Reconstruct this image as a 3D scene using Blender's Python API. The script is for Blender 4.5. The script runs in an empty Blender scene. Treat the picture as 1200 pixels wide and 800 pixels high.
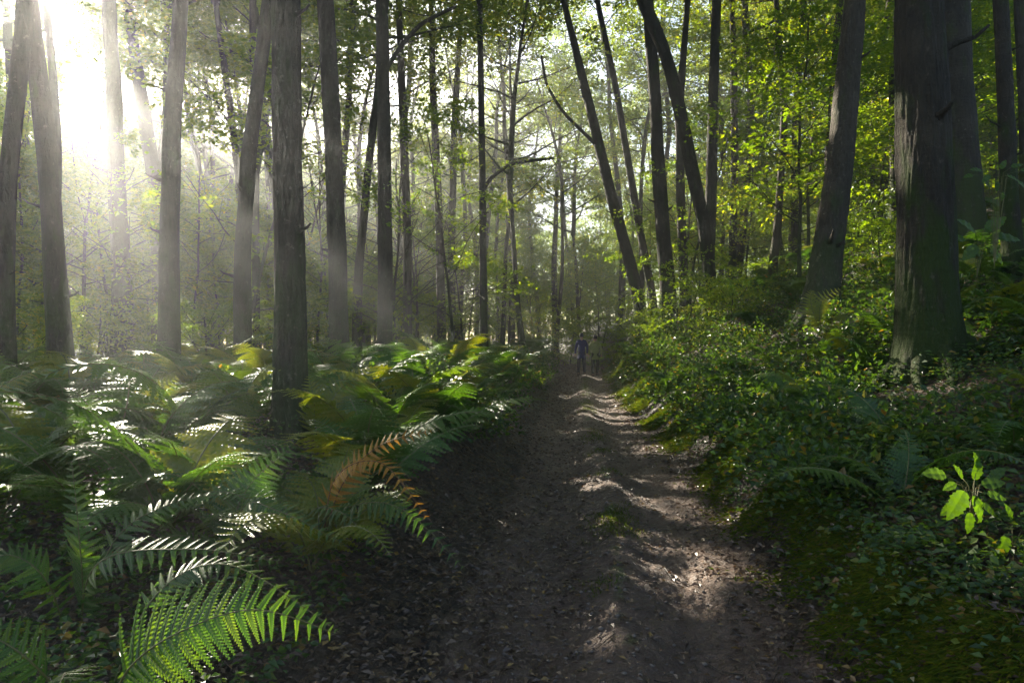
import bpy, math, random
import numpy as np
from mathutils import Vector, Matrix, Quaternion
RNG = np.random.default_rng(7)
random.seed(7)
R = math.radians
SC = bpy.context.scene
COL = SC.collection

# ------------------------------------------------------------------ camera, sky, sun, exposure
CAM_Z = 1.65
cam_data = bpy.data.cameras.new('camera')
cam = bpy.data.objects.new('camera', cam_data)
COL.objects.link(cam)
cam.location = (0, 0, CAM_Z)
cam.rotation_euler = (R(90), 0, 0)
cam_data.sensor_width = 36
cam_data.lens = 24
cam_data.clip_end = 2000
cam_data.clip_start = 0.05
SC.camera = cam

SUN = Vector((-0.665, 1.0, 0.50)).normalized()          # towards the sun, at the top left of the view
sun_el = math.asin(SUN.z)
sun_az = math.atan2(SUN.x, SUN.y)
world = bpy.data.worlds.new('World')
SC.world = world
world.use_nodes = True
wn = world.node_tree.nodes
wl = world.node_tree.links
sky = wn.new('ShaderNodeTexSky')
sky.sky_type = 'NISHITA'
sky.sun_disc = False
sky.sun_elevation = sun_el
sky.sun_rotation = sun_az % (2 * math.pi)
sky.dust_density = 1.4
sky.ozone_density = 1.0
bg = wn['Background']
bg.inputs['Strength'].default_value = 0.05
wl.new(sky.outputs[0], bg.inputs['Color'])

sd = bpy.data.lights.new('sun', 'SUN')
sd.energy = 5.0
sd.angle = R(0.5)
sd.color = (1.0, 0.91, 0.74)
sun = bpy.data.objects.new('sun', sd)
COL.objects.link(sun)
sun.rotation_euler = SUN.to_track_quat('Z', 'Y').to_euler()
sun.location = SUN * 60

SC.view_settings.view_transform = 'Standard'
SC.view_settings.look = 'None'
SC.view_settings.gamma = 1.0
SC.view_settings.exposure = 2.68
SC.render.engine = 'CYCLES'
cy = SC.cycles
cy.max_bounces = 5
cy.diffuse_bounces = 3
cy.glossy_bounces = 2
cy.transmission_bounces = 3
cy.volume_bounces = 0
cy.transparent_max_bounces = 4
cy.sample_clamp_indirect = 4
cy.sample_clamp_direct = 12
cy.caustics_reflective = False
cy.caustics_refractive = False
cy.use_denoising = True
HAZE_DENSITY = 0.0033

# ------------------------------------------------------------------ small helpers
def lerp(a, b, t): return a + (b - a) * t
def sstep(a, b, x):
    t = np.clip((x - a) / (b - a), 0, 1)
    return t * t * (3 - 2 * t)

def _hash(i, j, seed):
    n = (i * 374761393 + j * 668265263 + seed * 982451653) & 0x7fffffff
    n = ((n ^ (n >> 13)) * 1274126177) & 0x7fffffff
    n = n ^ (n >> 16)
    return (n & 0xffff) / 65535.0
def vnoise(x, y, seed=0):
    x = np.asarray(x, float); y = np.asarray(y, float)
    i = np.floor(x).astype(np.int64); j = np.floor(y).astype(np.int64)
    fx = x - i; fy = y - j
    fx = fx * fx * (3 - 2 * fx); fy = fy * fy * (3 - 2 * fy)
    a = _hash(i, j, seed); b = _hash(i + 1, j, seed); c = _hash(i, j + 1, seed); d = _hash(i + 1, j + 1, seed)
    return (a + (b - a) * fx) * (1 - fy) + (c + (d - c) * fx) * fy - 0.5
def fbm(x, y, seed=0, octs=4):
    s = 0; a = 1.0
    for k in range(octs):
        s = s + a * vnoise(x * 2 ** k, y * 2 ** k, seed + k)
        a *= 0.5
    return s

# ------------------------------------------------------------------ terrain
PY = [-12, 0, 3.3, 4.4, 6.6, 8.8, 13, 19, 28, 36, 50, 80, 400]
PC = [.2, .40, .52, .64, .92, 1.15, 1.42, 1.95, 3.0, 3.9, 4.5, 3.0, 3.0]
def path_c(y):
    y = np.asarray(y, float)
    return (np.interp(y - 1, PY, PC) + np.interp(y, PY, PC) + np.interp(y + 1, PY, PC)) / 3
def path_w(y):
    return np.interp(y, [0, 3.3, 8, 14, 28, 60], [1.0, 1.02, 1.12, 1.05, .9, .8])
def terrain(x, y, fine=False):
    x = np.asarray(x, float); y = np.asarray(y, float)
    c = path_c(y); w = path_w(y)
    edge = w + (0.16 - .08 * sstep(6, 12, y)) * fbm(y * 0.9, x * 0 + 3.3, 11, 3) + 0.0 * x
    s = x - c
    z = 0.25 * sstep(9, 28, y) + 0.012 * np.clip(y - 28, 0, 60)
    dr = s - edge
    stepr = np.interp(y, [0, 4, 10, 20, 30, 60], [.26, .30, .5, 1.0, 1.25, .8])
    slope = np.interp(y, [0, 8, 20, 60], [.36, .40, .46, .30])
    z = z + stepr * sstep(0, 1, (dr + .05) / np.interp(y, [0, 7, 14, 60], [.6, .65, 1.25, 1.4])) + slope * np.clip(dr - .25, 0, 16) + 0.10 * np.clip(dr - 16.25, 0, 60)
    dl = -s - edge
    stepl = np.interp(y, [0, 3, 4.5, 7, 10, 20, 30, 60], [.10, .14, .32, .62, .7, .62, .5, .2])
    z = z + stepl * sstep(-0.15, 1.35, dl) + 0.06 * sstep(1, 5, dl) - 0.035 * np.clip(dl - 6, 0, 60)
    bank = np.clip(sstep(0, .8, dr) + sstep(0, 1.4, dl), 0, 1)
    z = z + np.interp(y, [0, 4, 7, 9, 60], [.20, .26, .20, .06, .03]) * np.exp(-((dr - .38) / .24) ** 2) * np.clip(.25 + 2.2 * fbm(y * 1.25, x * .8, 61, 2), 0, 1.3)
    z = z + .30 * np.exp(-((dl - 1.6) / 1.0) ** 2) * sstep(6, 10, y)
    z = z + bank * (0.22 * fbm(x * .55, y * .55, 21, 3) + .07 * fbm(x * 2.1, y * 2.1, 31, 2))
    # two wheel ruts with a low middle ridge
    inp = 1 - bank
    z = z - inp * 0.12 * np.exp(-((s + 0.50) / 0.34) ** 2) - inp * 0.085 * np.exp(-((s - 0.55) / 0.30) ** 2)
    z = z + inp * 0.045 * np.exp(-((s - 0.05) / 0.16) ** 2)
    z = z + inp * 0.07 * fbm(x * 1.3, y * .9, 5, 3)
    if fine:
        z = z + (0.35 + .65 * inp) * (0.045 * fbm(x * 5.5, y * 4.5, 41, 4) + 0.018 * np.abs(fbm(x * 15, y * 13, 51, 3)))
    return z
def tz(x, y): return float(terrain(x, y))
def world_at(px, py, Y):
    return Vector(((px - 600) / 800 * Y, Y, CAM_Z - (py - 400) / 800 * Y))

# ------------------------------------------------------------------ mesh building
class MB:
    def __init__(s): s.v = []; s.f = []; s.m = []; s.n = 0
    def add(s, v, f, mat=0):
        v = np.asarray(v, float).reshape(-1, 3); f = np.asarray(f, np.int64).reshape(-1, 3)
        s.v.append(v); s.f.append(f + s.n); s.m.append(np.full(len(f), mat, np.int32)); s.n += len(v)
    def mesh(s, name, mats, smooth=False, smooth_mats=None):
        V = np.concatenate(s.v); F = np.concatenate(s.f); M = np.concatenate(s.m)
        me = bpy.data.meshes.new(name)
        me.vertices.add(len(V)); me.vertices.foreach_set('co', V.astype(np.float32).ravel())
        me.loops.add(len(F) * 3); me.loops.foreach_set('vertex_index', F.astype(np.int32).ravel())
        me.polygons.add(len(F)); me.polygons.foreach_set('loop_start', np.arange(0, len(F) * 3, 3, dtype=np.int32))
        me.polygons.foreach_set('material_index', M)
        sm = np.full(len(F), bool(smooth))
        if smooth_mats is not None: sm = np.isin(M, smooth_mats)
        me.polygons.foreach_set('use_smooth', sm)
        for m in mats: me.materials.append(m)
        me.update(calc_edges=True)
        return me

def tube(mb, pts, rad, sides=6, mat=0, rough=0.0, seed=0, cap=True, flute=0.0, fine=0.0):
    P = np.asarray(pts, float); n = len(P)
    rad = np.broadcast_to(np.asarray(rad, float), (n,))
    T = np.gradient(P, axis=0); T /= np.linalg.norm(T, axis=1)[:, None] + 1e-9
    a = np.array([1.0, 0, 0]) if abs(T[0][0]) < .9 else np.array([0, 1.0, 0])
    rings = []
    ang = np.linspace(0, 2 * np.pi, sides, endpoint=False)
    for i in range(n):
        a = a - T[i] * np.dot(a, T[i]); a /= np.linalg.norm(a) + 1e-9
        b = np.cross(T[i], a)
        r = rad[i]
        rr = np.full(sides, r)
        if rough > 0:
            zz = P[i][2]
            rr = rr * (1 + rough * (fbm(np.cos(ang) * 1.2 + zz * .55 + seed, np.sin(ang) * 1.2 + zz * .4 + seed * 1.7, 3, 3)))
        if fine > 0:
            cx = np.cos(ang) * 5.5; sy = np.sin(ang) * 5.5; zz = P[i][2]
            n1 = np.abs(fbm(cx + zz * .35, sy + zz * 1.1 + seed, 7, 3)); n2 = np.abs(fbm(cx * 2.2 - zz * .5, sy * 2.2 + zz * 2.6, 9, 2))
            rr = rr + fine * (n1 * 1.2 + n2 * .5 - .35)
        if flute > 0:
            fl = flute * math.exp(-max(0, P[i][2] - P[0][2] - .2) / .45)
            rr = rr * (1 + fl * np.cos(ang * 5 + seed + .5 * np.sin(ang * 2 + seed)))
        rings.append(P[i] + np.outer(np.cos(ang) * rr, a) + np.outer(np.sin(ang) * rr, b))
    V = np.concatenate(rings)
    i0 = np.arange(sides); i1 = (i0 + 1) % sides
    F = []
    for k in range(n - 1):
        A = k * sides; B = A + sides
        F.append(np.stack([A + i0, A + i1, B + i1], 1)); F.append(np.stack([A + i0, B + i1, B + i0], 1))
    if cap:
        V = np.concatenate([V, P[-1:]]); L = (n - 1) * sides; c = n * sides
        F.append(np.stack([L + i0, L + i1, np.full(sides, c)], 1))
    mb.add(V, np.concatenate(F), mat)

def norm(a): return a / (np.linalg.norm(a, axis=-1, keepdims=True) + 1e-9)
def leaves(mb, P, D, N, L, W, mat=0, fold=.25, droop=.0):
    """many folded pointed leaves: P base, D axis, N normal, L length, W width"""
    n = len(P)
    D = norm(D); S = norm(np.cross(D, N)); U = np.cross(S, D)
    L = np.broadcast_to(L, (n,))[:, None]; W = np.broadcast_to(W, (n,))[:, None]
    b = P; t = P + D * L - U * L * droop
    m = P + D * L * .45
    l = m + S * W * .5 + U * W * fold; r = m - S * W * .5 + U * W * fold
    V = np.stack([b, l, t, r], 1).reshape(-1, 3)
    k = np.arange(n)[:, None] * 4
    F = np.concatenate([k + np.array([[0, 2, 1]]), k + np.array([[0, 3, 2]])], 0)
    mb.add(V, F, mat)
def leaves6(mb, P, D, N, L, W, mat=0, fold=.2, droop=.12):
    """rounder leaf, four triangles"""
    n = len(P)
    D = norm(D); S = norm(np.cross(D, N)); U = np.cross(S, D)
    L = np.broadcast_to(L, (n,))[:, None]; W = np.broadcast_to(W, (n,))[:, None]
    b = P; t = P + D * L - U * L * droop
    m1 = P + D * L * .28; m2 = P + D * L * .68 - U * L * droop * .4
    V = np.stack([b, m1 + S * W * .46 + U * W * fold, m2 + S * W * .4 + U * W * fold, t,
                  m2 - S * W * .4 + U * W * fold, m1 - S * W * .46 + U * W * fold], 1).reshape(-1, 3)
    k = np.arange(n)[:, None] * 6
    F = np.concatenate([k + np.array([[0, 2, 1]]), k + np.array([[0, 3, 2]]), k + np.array([[0, 4, 3]]), k + np.array([[0, 5, 4]])], 0)
    mb.add(V, F, mat)

# ------------------------------------------------------------------ objects
def obj(name, me, parent=None, label=None, cat=None, group=None, kind=None, loc=None):
    o = bpy.data.objects.new(name, me)
    COL.objects.link(o)
    if parent is not None: o.parent = parent
    if loc is not None: o.location = loc
    if label: o['label'] = label
    if cat: o['category'] = cat
    if group: o['group'] = group
    if kind: o['kind'] = kind
    return o
def children_of(o): return CH.get(o.name, [])
CH = {}
def part(name, me, parent, loc=None, rot=None, scale=None, label=None, kind=None):
    o = obj(name, me, parent, label=label, kind=kind, loc=loc)
    if rot is not None: o.rotation_euler = rot
    if scale is not None: o.scale = (scale,) * 3 if isinstance(scale, (int, float)) else scale
    CH.setdefault(parent.name, []).append(o)
    return o
def copy_thing(src, parent=None):
    c = src.copy(); COL.objects.link(c)
    c.parent = parent
    if parent is not None: CH.setdefault(parent.name, []).append(c)
    for ch in list(CH.get(src.name, [])): copy_thing(ch, c)
    return c

# ------------------------------------------------------------------ materials
def mat(name):
    m = bpy.data.materials.new(name); m.use_nodes = True
    nt = m.node_tree; nt.nodes.clear()
    out = nt.nodes.new('ShaderNodeOutputMaterial')
    return m, nt, out
def ramp(nt, stops, fac=None, interp='LINEAR'):
    r = nt.nodes.new('ShaderNodeValToRGB'); cr = r.color_ramp; cr.interpolation = interp
    while len(cr.elements) < len(stops): cr.elements.new(0.5)
    for e, (p, c) in zip(cr.elements, stops): e.position = p; e.color = (*c, 1)
    if fac is not None: nt.links.new(fac, r.inputs[0])
    return r.outputs[0]
def mixc(nt, fac, a, b, mode='MIX'):
    n = nt.nodes.new('ShaderNodeMix'); n.data_type = 'RGBA'; n.blend_type = mode
    for s, v in ((n.inputs[0], fac), (n.inputs[6], a), (n.inputs[7], b)):
        if isinstance(v, bpy.types.NodeSocket): nt.links.new(v, s)
        elif isinstance(v, tuple): s.default_value = (*v, 1)
        else: s.default_value = v
    return n.outputs[2]
def mth(nt, op, a, b=None, clamp=False):
    n = nt.nodes.new('ShaderNodeMath'); n.operation = op; n.use_clamp = clamp
    for s, v in ((n.inputs[0], a), (n.inputs[1], b)):
        if v is None: continue
        if isinstance(v, bpy.types.NodeSocket): nt.links.new(v, s)
        else: s.default_value = v
    return n.outputs[0]
def noise(nt, vec, scale, detail=4, rough=.55, dist=0.0):
    n = nt.nodes.new('ShaderNodeTexNoise'); n.inputs['Scale'].default_value = scale
    n.inputs['Detail'].default_value = detail; n.inputs['Roughness'].default_value = rough; n.inputs['Distortion'].default_value = dist
    if vec is not None: nt.links.new(vec, n.inputs['Vector'])
    return n.outputs['Fac']
def mapping(nt, vec, scale):
    n = nt.nodes.new('ShaderNodeMapping'); n.inputs['Scale'].default_value = scale
    nt.links.new(vec, n.inputs['Vector']); return n.outputs[0]
def bump(nt, h, strength, dist):
    b = nt.nodes.new('ShaderNodeBump'); b.inputs['Strength'].default_value = strength; b.inputs['Distance'].default_value = dist
    nt.links.new(h, b.inputs['Height']); return b.outputs[0]

def leaf_mat(name, stops, trans=(1.9, 1.75, .5), tmix=.45, rough=.42, spec=.5, objvar=.35):
    m, nt, out = mat(name)
    geo = nt.nodes.new('ShaderNodeNewGeometry'); oi = nt.nodes.new('ShaderNodeObjectInfo')
    r = mth(nt, 'ADD', mth(nt, 'MULTIPLY', geo.outputs['Random Per Island'], 1 - objvar), mth(nt, 'MULTIPLY', oi.outputs['Random'], objvar))
    c = ramp(nt, stops, r)
    p = nt.nodes.new('ShaderNodeBsdfPrincipled'); nt.links.new(c, p.inputs['Base Color'])
    p.inputs['Roughness'].default_value = rough; p.inputs['Specular IOR Level'].default_value = spec
    t = nt.nodes.new('ShaderNodeBsdfTranslucent'); nt.links.new(mixc(nt, 1.0, c, trans, 'MULTIPLY'), t.inputs[0])
    mx = nt.nodes.new('ShaderNodeMixShader'); mx.inputs[0].default_value = tmix
    nt.links.new(p.outputs[0], mx.inputs[1]); nt.links.new(t.outputs[0], mx.inputs[2]); nt.links.new(mx.outputs[0], out.inputs[0])
    return m
M_LEAF = leaf_mat('beech_leaf', [(0, (.040, .080, .012)), (.5, (.072, .120, .016)), (.85, (.12, .155, .018)), (1, (.20, .17, .02))], trans=(4.0, 3.3, .45), tmix=.52)
M_UNDER = leaf_mat('understorey_leaf', [(0, (.038, .085, .012)), (.5, (.075, .130, .014)), (.88, (.13, .17, .016)), (1, (.25, .20, .02))], trans=(3.9, 3.3, .4), tmix=.55)
M_FERN = leaf_mat('fern_green', [(0, (.036, .085, .020)), (.6, (.058, .120, .024)), (1, (.10, .150, .022))], trans=(2.6, 2.5, .4), rough=.40, spec=.5, tmix=.42, objvar=.8)
M_FERNY = leaf_mat('fern_turning_yellow', [(0, (.10, .15, .015)), (1, (.20, .20, .02))], trans=(2.0, 1.9, .4), rough=.36, spec=.6)
M_FERNO = leaf_mat('fern_rust', [(0, (.30, .125, .014)), (.6, (.42, .21, .02)), (1, (.34, .24, .03))], trans=(1.7, 1.6, .6), rough=.5)
M_COVER = leaf_mat('ground_cover_leaf', [(0, (.022, .050, .012)), (.55, (.045, .095, .018)), (.85, (.075, .13, .02)), (.95, (.13, .14, .02)), (1, (.16, .08, .02))], trans=(2.4, 2.3, .5), rough=.40, spec=.5, objvar=0)
M_MOSSB = leaf_mat('moss_strands', [(0, (.05, .085, .010)), (.5, (.085, .125, .014)), (.85, (.14, .16, .018)), (1, (.16, .12, .04))], trans=(1.6, 1.6, .4), rough=.7, spec=.2, objvar=0)
M_LITTER = leaf_mat('dead_leaf', [(0, (.045, .028, .018)), (.4, (.085, .052, .032)), (.75, (.13, .085, .055)), (.93, (.19, .12, .06)), (1, (.28, .17, .04))], trans=(1.3, 1, .6), tmix=.15, rough=.40, objvar=0)
M_BRIGHT = leaf_mat('shoot_leaf', [(0, (.055, .115, .014)), (1, (.085, .15, .016))], trans=(2.2, 2.2, .4), tmix=.55, rough=.4)

def veined(m):
    nt = m.node_tree; p = next(n for n in nt.nodes if n.type == 'BSDF_PRINCIPLED'); src = p.inputs['Base Color'].links[0].from_socket
    tc = nt.nodes.new('ShaderNodeTexCoord'); sp = nt.nodes.new('ShaderNodeSeparateXYZ'); nt.links.new(tc.outputs['Object'], sp.inputs[0])
    ay = mth(nt, 'ABSOLUTE', sp.outputs['Y']); f = mth(nt, 'FRACT', mth(nt, 'MULTIPLY', mth(nt, 'SUBTRACT', sp.outputs['X'], mth(nt, 'MULTIPLY', ay, 1.1)), 8.0))
    v = mth(nt, 'MAXIMUM', ramp(nt, [(.0, (1, 1, 1)), (.16, (0, 0, 0))], f), ramp(nt, [(.006, (1, 1, 1)), (.018, (0, 0, 0))], ay))
    n = noise(nt, tc.outputs['Object'], 7, 4)
    c = mixc(nt, mth(nt, 'MULTIPLY', v, .55), mixc(nt, n, mixc(nt, 1.0, src, (.55, .62, .6), 'MULTIPLY'), src), (.035, .075, .012))
    for nn in nt.nodes:
        if nn.type == 'MIX' and nn.blend_type == 'MULTIPLY' and nn.inputs[6].is_linked and nn.inputs[6].links[0].from_socket == src and not nn.outputs[2].links[0].to_node.type == 'MIX': nt.links.new(c, nn.inputs[6])
    nt.links.new(c, p.inputs['Base Color']); nt.links.new(bump(nt, v, .5, .004), p.inputs['Normal'])
veined(M_BRIGHT)

def bark_mat(name, dark, light, moss, mossamt=.5, sc=1.0):
    m, nt, out = mat(name)
    tc = nt.nodes.new('ShaderNodeTexCoord'); geo = nt.nodes.new('ShaderNodeNewGeometry'); oi = nt.nodes.new('ShaderNodeObjectInfo')
    co = tc.outputs['Object']
    fine = noise(nt, mapping(nt, co, (9 * sc, 9 * sc, 2.2 * sc)), 3.0, 6, .65, .6)
    lat = noise(nt, mapping(nt, co, (3, 3, 14)), 1.6, 3, .5)
    big = noise(nt, co, 1.3, 3, .5)
    c = ramp(nt, [(.25, dark), (.5, tuple((d + l) / 2 for d, l in zip(dark, light))), (.75, light)], fine)
    c = mixc(nt, mth(nt, 'MULTIPLY', ramp(nt, [(.52, (0, 0, 0)), (.7, (1, 1, 1))], big), .55), c, tuple(min(1, l * 1.45) for l in light))
    sep = nt.nodes.new('ShaderNodeSeparateXYZ'); nt.links.new(co, sep.inputs[0])
    low = mth(nt, 'SUBTRACT', 1.15, mth(nt, 'MULTIPLY', sep.outputs['Z'], .42), True)
    mn = noise(nt, mapping(nt, co, (2.2, 2.2, .8)), 1.7, 5, .6)
    mk = mth(nt, 'ADD', mth(nt, 'MULTIPLY', low, .30), mn)
    mk = ramp(nt, [(.56, (0, 0, 0)), (.72, (1, 1, 1))], mk)
    c = mixc(nt, mth(nt, 'MULTIPLY', mk, mossamt), c, moss)
    lich = noise(nt, mapping(nt, co, (6, 6, 4.5)), 2.1, 7, .72)
    c = mixc(nt, mth(nt, 'MULTIPLY', ramp(nt, [(.60, (0, 0, 0)), (.66, (1, 1, 1))], lich), .6), c, tuple(min(.3, l * 2.0 + .02) for l in light))
    p = nt.nodes.new('ShaderNodeBsdfPrincipled'); nt.links.new(c, p.inputs['Base Color'])
    p.inputs['Roughness'].default_value = .85; p.inputs['Specular IOR Level'].default_value = .25
    h = mth(nt, 'ADD', fine, mth(nt, 'MULTIPLY', lat, .35))
    nt.links.new(bump(nt, h, 1.0, .06), p.inputs['Normal']); nt.links.new(p.outputs[0], out.inputs[0])
    return m
M_BARK = bark_mat('grey_bark', (.028, .021, .014), (.085, .070, .049), (.05, .075, .018), .55)
M_BARKM = bark_mat('mossy_bark', (.017, .014, .009), (.050, .040, .026), (.030, .046, .007), 1.0)
M_BARKD = bark_mat('dark_bark', (.022, .018, .013), (.065, .055, .040), (.045, .065, .012), .8, .7)
def plain(name, c, rough=.7, spec=.3):
    m, nt, out = mat(name)
    tc = nt.nodes.new('ShaderNodeTexCoord')
    n = noise(nt, tc.outputs['Object'], 25, 3)
    p = nt.nodes.new('ShaderNodeBsdfPrincipled')
    nt.links.new(mixc(nt, n, tuple(x * .75 for x in c), tuple(x * 1.25 for x in c)), p.inputs['Base Color'])
    p.inputs['Roughness'].default_value = rough; p.inputs['Specular IOR Level'].default_value = spec
    nt.links.new(bump(nt, n, .3, .01), p.inputs['Normal'])
    nt.links.new(p.outputs[0], out.inputs[0]); return m
M_TWIG = plain('twig', (.05, .038, .026)); M_RACHIS = plain('rachis', (.13, .12, .04), .5)
M_RACHISO = plain('rachis_rust', (.20, .09, .03), .6)
M_STONE = plain('pebble', (.15, .115, .09), .8)

def ground_mat():
    m, nt, out = mat('forest_floor')
    tc = nt.nodes.new('ShaderNodeTexCoord'); co = tc.outputs['Object']
    at = nt.nodes.new('ShaderNodeAttribute'); at.attribute_name = 'zone'   # r: trodden path, g: moss
    sep = nt.nodes.new('ShaderNodeSeparateColor'); nt.links.new(at.outputs['Color'], sep.inputs[0])
    n1 = noise(nt, co, 3.0, 6, .6); n2 = noise(nt, co, 22, 5, .65, .3); n3 = noise(nt, co, 90, 3, .6)
    dirt = ramp(nt, [(.3, (.078, .044, .028)), (.5, (.17, .104, .070)), (.7, (.26, .175, .125))], mth(nt, 'ADD', mth(nt, 'MULTIPLY', n1, .5), mth(nt, 'MULTIPLY', n2, .5)))
    dirt = mixc(nt, ramp(nt, [(.6, (0, 0, 0)), (.68, (1, 1, 1))], n3), dirt, (.20, .175, .15))
    vor = nt.nodes.new('ShaderNodeTexVoronoi'); vor.inputs['Scale'].default_value = 17; nt.links.new(co, vor.inputs['Vector'])
    sv = nt.nodes.new('ShaderNodeSeparateColor'); nt.links.new(vor.outputs['Color'], sv.inputs[0])
    litter = ramp(nt, [(0, (.028, .018, .012)), (.5, (.055, .036, .023)), (.85, (.10, .066, .04)), (1, (.17, .105, .05))], sv.outputs[0])
    moss = ramp(nt, [(.3, (.030, .055, .010)), (.6, (.065, .105, .014)), (.8, (.10, .14, .018))], n2)
    pm = mth(nt, 'ADD', sep.outputs[0], mth(nt, 'MULTIPLY', mth(nt, 'SUBTRACT', n1, .5), .9))
    c = mixc(nt, ramp(nt, [(.35, (0, 0, 0)), (.6, (1, 1, 1))], pm), litter, dirt)
    mm = mth(nt, 'ADD', sep.outputs[1], mth(nt, 'MULTIPLY', mth(nt, 'SUBTRACT', n1, .5), 1.1))
    c = mixc(nt, ramp(nt, [(.45, (0, 0, 0)), (.62, (1, 1, 1))], mm), c, moss)
    p = nt.nodes.new('ShaderNodeBsdfPrincipled'); nt.links.new(c, p.inputs['Base Color'])
    nt.links.new(ramp(nt, [(.35, (.30,) * 3), (.65, (.75,) * 3)], n2), p.inputs['Roughness']); p.inputs['Specular IOR Level'].default_value = .5
    rid = mth(nt, 'ABSOLUTE', mth(nt, 'SUBTRACT', noise(nt, mapping(nt, co, (1, 1.6, 1)), 13, 6, .62, .8), .5))
    h = mth(nt, 'ADD', mth(nt, 'ADD', mth(nt, 'MULTIPLY', n2, .8), mth(nt, 'MULTIPLY', rid, -2.2)), mth(nt, 'ADD', mth(nt, 'MULTIPLY', n3, .30), mth(nt, 'MULTIPLY', vor.outputs['Distance'], .6)))
    nt.links.new(bump(nt, h, 1.0, .075), p.inputs['Normal']); nt.links.new(p.outputs[0], out.inputs[0])
    return m
M_GROUND = ground_mat()

# ------------------------------------------------------------------ ground sheet
def build_ground():
    k = 4.0; su = np.linspace(-1, 1, 490); u = np.sinh(k * su) / np.sinh(k) * 2.6 + .10 * (1 - su ** 2)
    ys = list(np.arange(-5.6, 2.4, .25)) + list(np.arange(2.4, 12, .046))
    while ys[-1] < 150: ys.append(ys[-1] * 1.016)
    ys = np.array(ys)
    X = u[None, :] * np.minimum(ys[:, None] + 6.2, 60 + 0 * ys[:, None]) * 1.0
    Y = np.repeat(ys[:, None], len(u), 1)
    X = X + np.clip(path_c(Y) * .6, -2, 3)
    Z = terrain(X, Y, True)
    V = np.stack([X, Y, Z], -1).reshape(-1, 3)
    nr, nc = X.shape
    i = (np.arange(nr - 1)[:, None] * nc + np.arange(nc - 1)[None, :]).ravel()
    mb = MB(); mb.add(V, np.concatenate([np.stack([i, i + 1, i + nc + 1], 1), np.stack([i, i + nc + 1, i + nc], 1)]))
    me = mb.mesh('ground', [M_GROUND], smooth=True)
    s = X - path_c(Y); w = path_w(Y)
    pathm = np.clip(1 - sstep(-.25, .22, s - w) - sstep(-.35, .15, -s - w), 0, 1)
    bandr = np.exp(-((s - w - .30) / .26) ** 2) * np.clip(.35 + .6 * sstep(6, 10, Y) + 1.5 * fbm(Y * 1.25, X * .8, 61, 2), 0, 1.1)
    mossm = bandr * .72 + .45 * np.exp(-((-s - w - .1) / .25) ** 2) * sstep(9, 16, Y) + .46 * np.exp(-((s - .05) / .13) ** 2) + .25 * sstep(.5, 2, s - w)
    ca = me.color_attributes.new('zone', 'FLOAT_COLOR', 'POINT')
    C = np.stack([pathm, mossm, 0 * s, 1 + 0 * s], -1).reshape(-1, 4).astype(np.float32)
    ca.data.foreach_set('color', C.ravel())
    return obj('ground', me, kind='structure')
build_ground()

# ------------------------------------------------------------------ crowns
def spray(mb, rng, o, d, L, W, n, ls, mat=0, droop=.25, six=False):
    """a flat layered spray of leaves along direction d"""
    up = np.array([0, 0, 1.0]) + rng.normal(0, .18, 3)
    side = np.cross(d, up); side /= np.linalg.norm(side) + 1e-9
    upn = np.cross(side, d)
    t = rng.random(n) ** .8; sgn = rng.choice([-1, 1], n)
    u = sgn * rng.random(n) * (1 - .65 * t)
    P = o + np.outer(t * L, d) + np.outer(u * W, side) + np.outer(rng.normal(0, .05 * L, n) - droop * L * (t ** 2) - .12 * W * np.abs(u), upn)
    D = d * .7 + np.outer(np.sign(u), side) + rng.normal(0, .35, (n, 3)); D[:, 2] -= .25
    N = upn + rng.normal(0, .38, (n, 3))
    s = ls * (.7 + .6 * rng.random(n))
    (leaves6 if six else leaves)(mb, P, D, N, s, s * .62, mat)
def curve_pts(o, d, L, n, lift, rng, wob=.06):
    pts = [np.array(o, float)]; d = np.array(d, float)
    for k in range(n):
        d = d + np.array([0, 0, lift / n]) + rng.normal(0, wob, 3); d /= np.linalg.norm(d)
        pts.append(pts[-1] + d * L / n)
    return np.array(pts)
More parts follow.
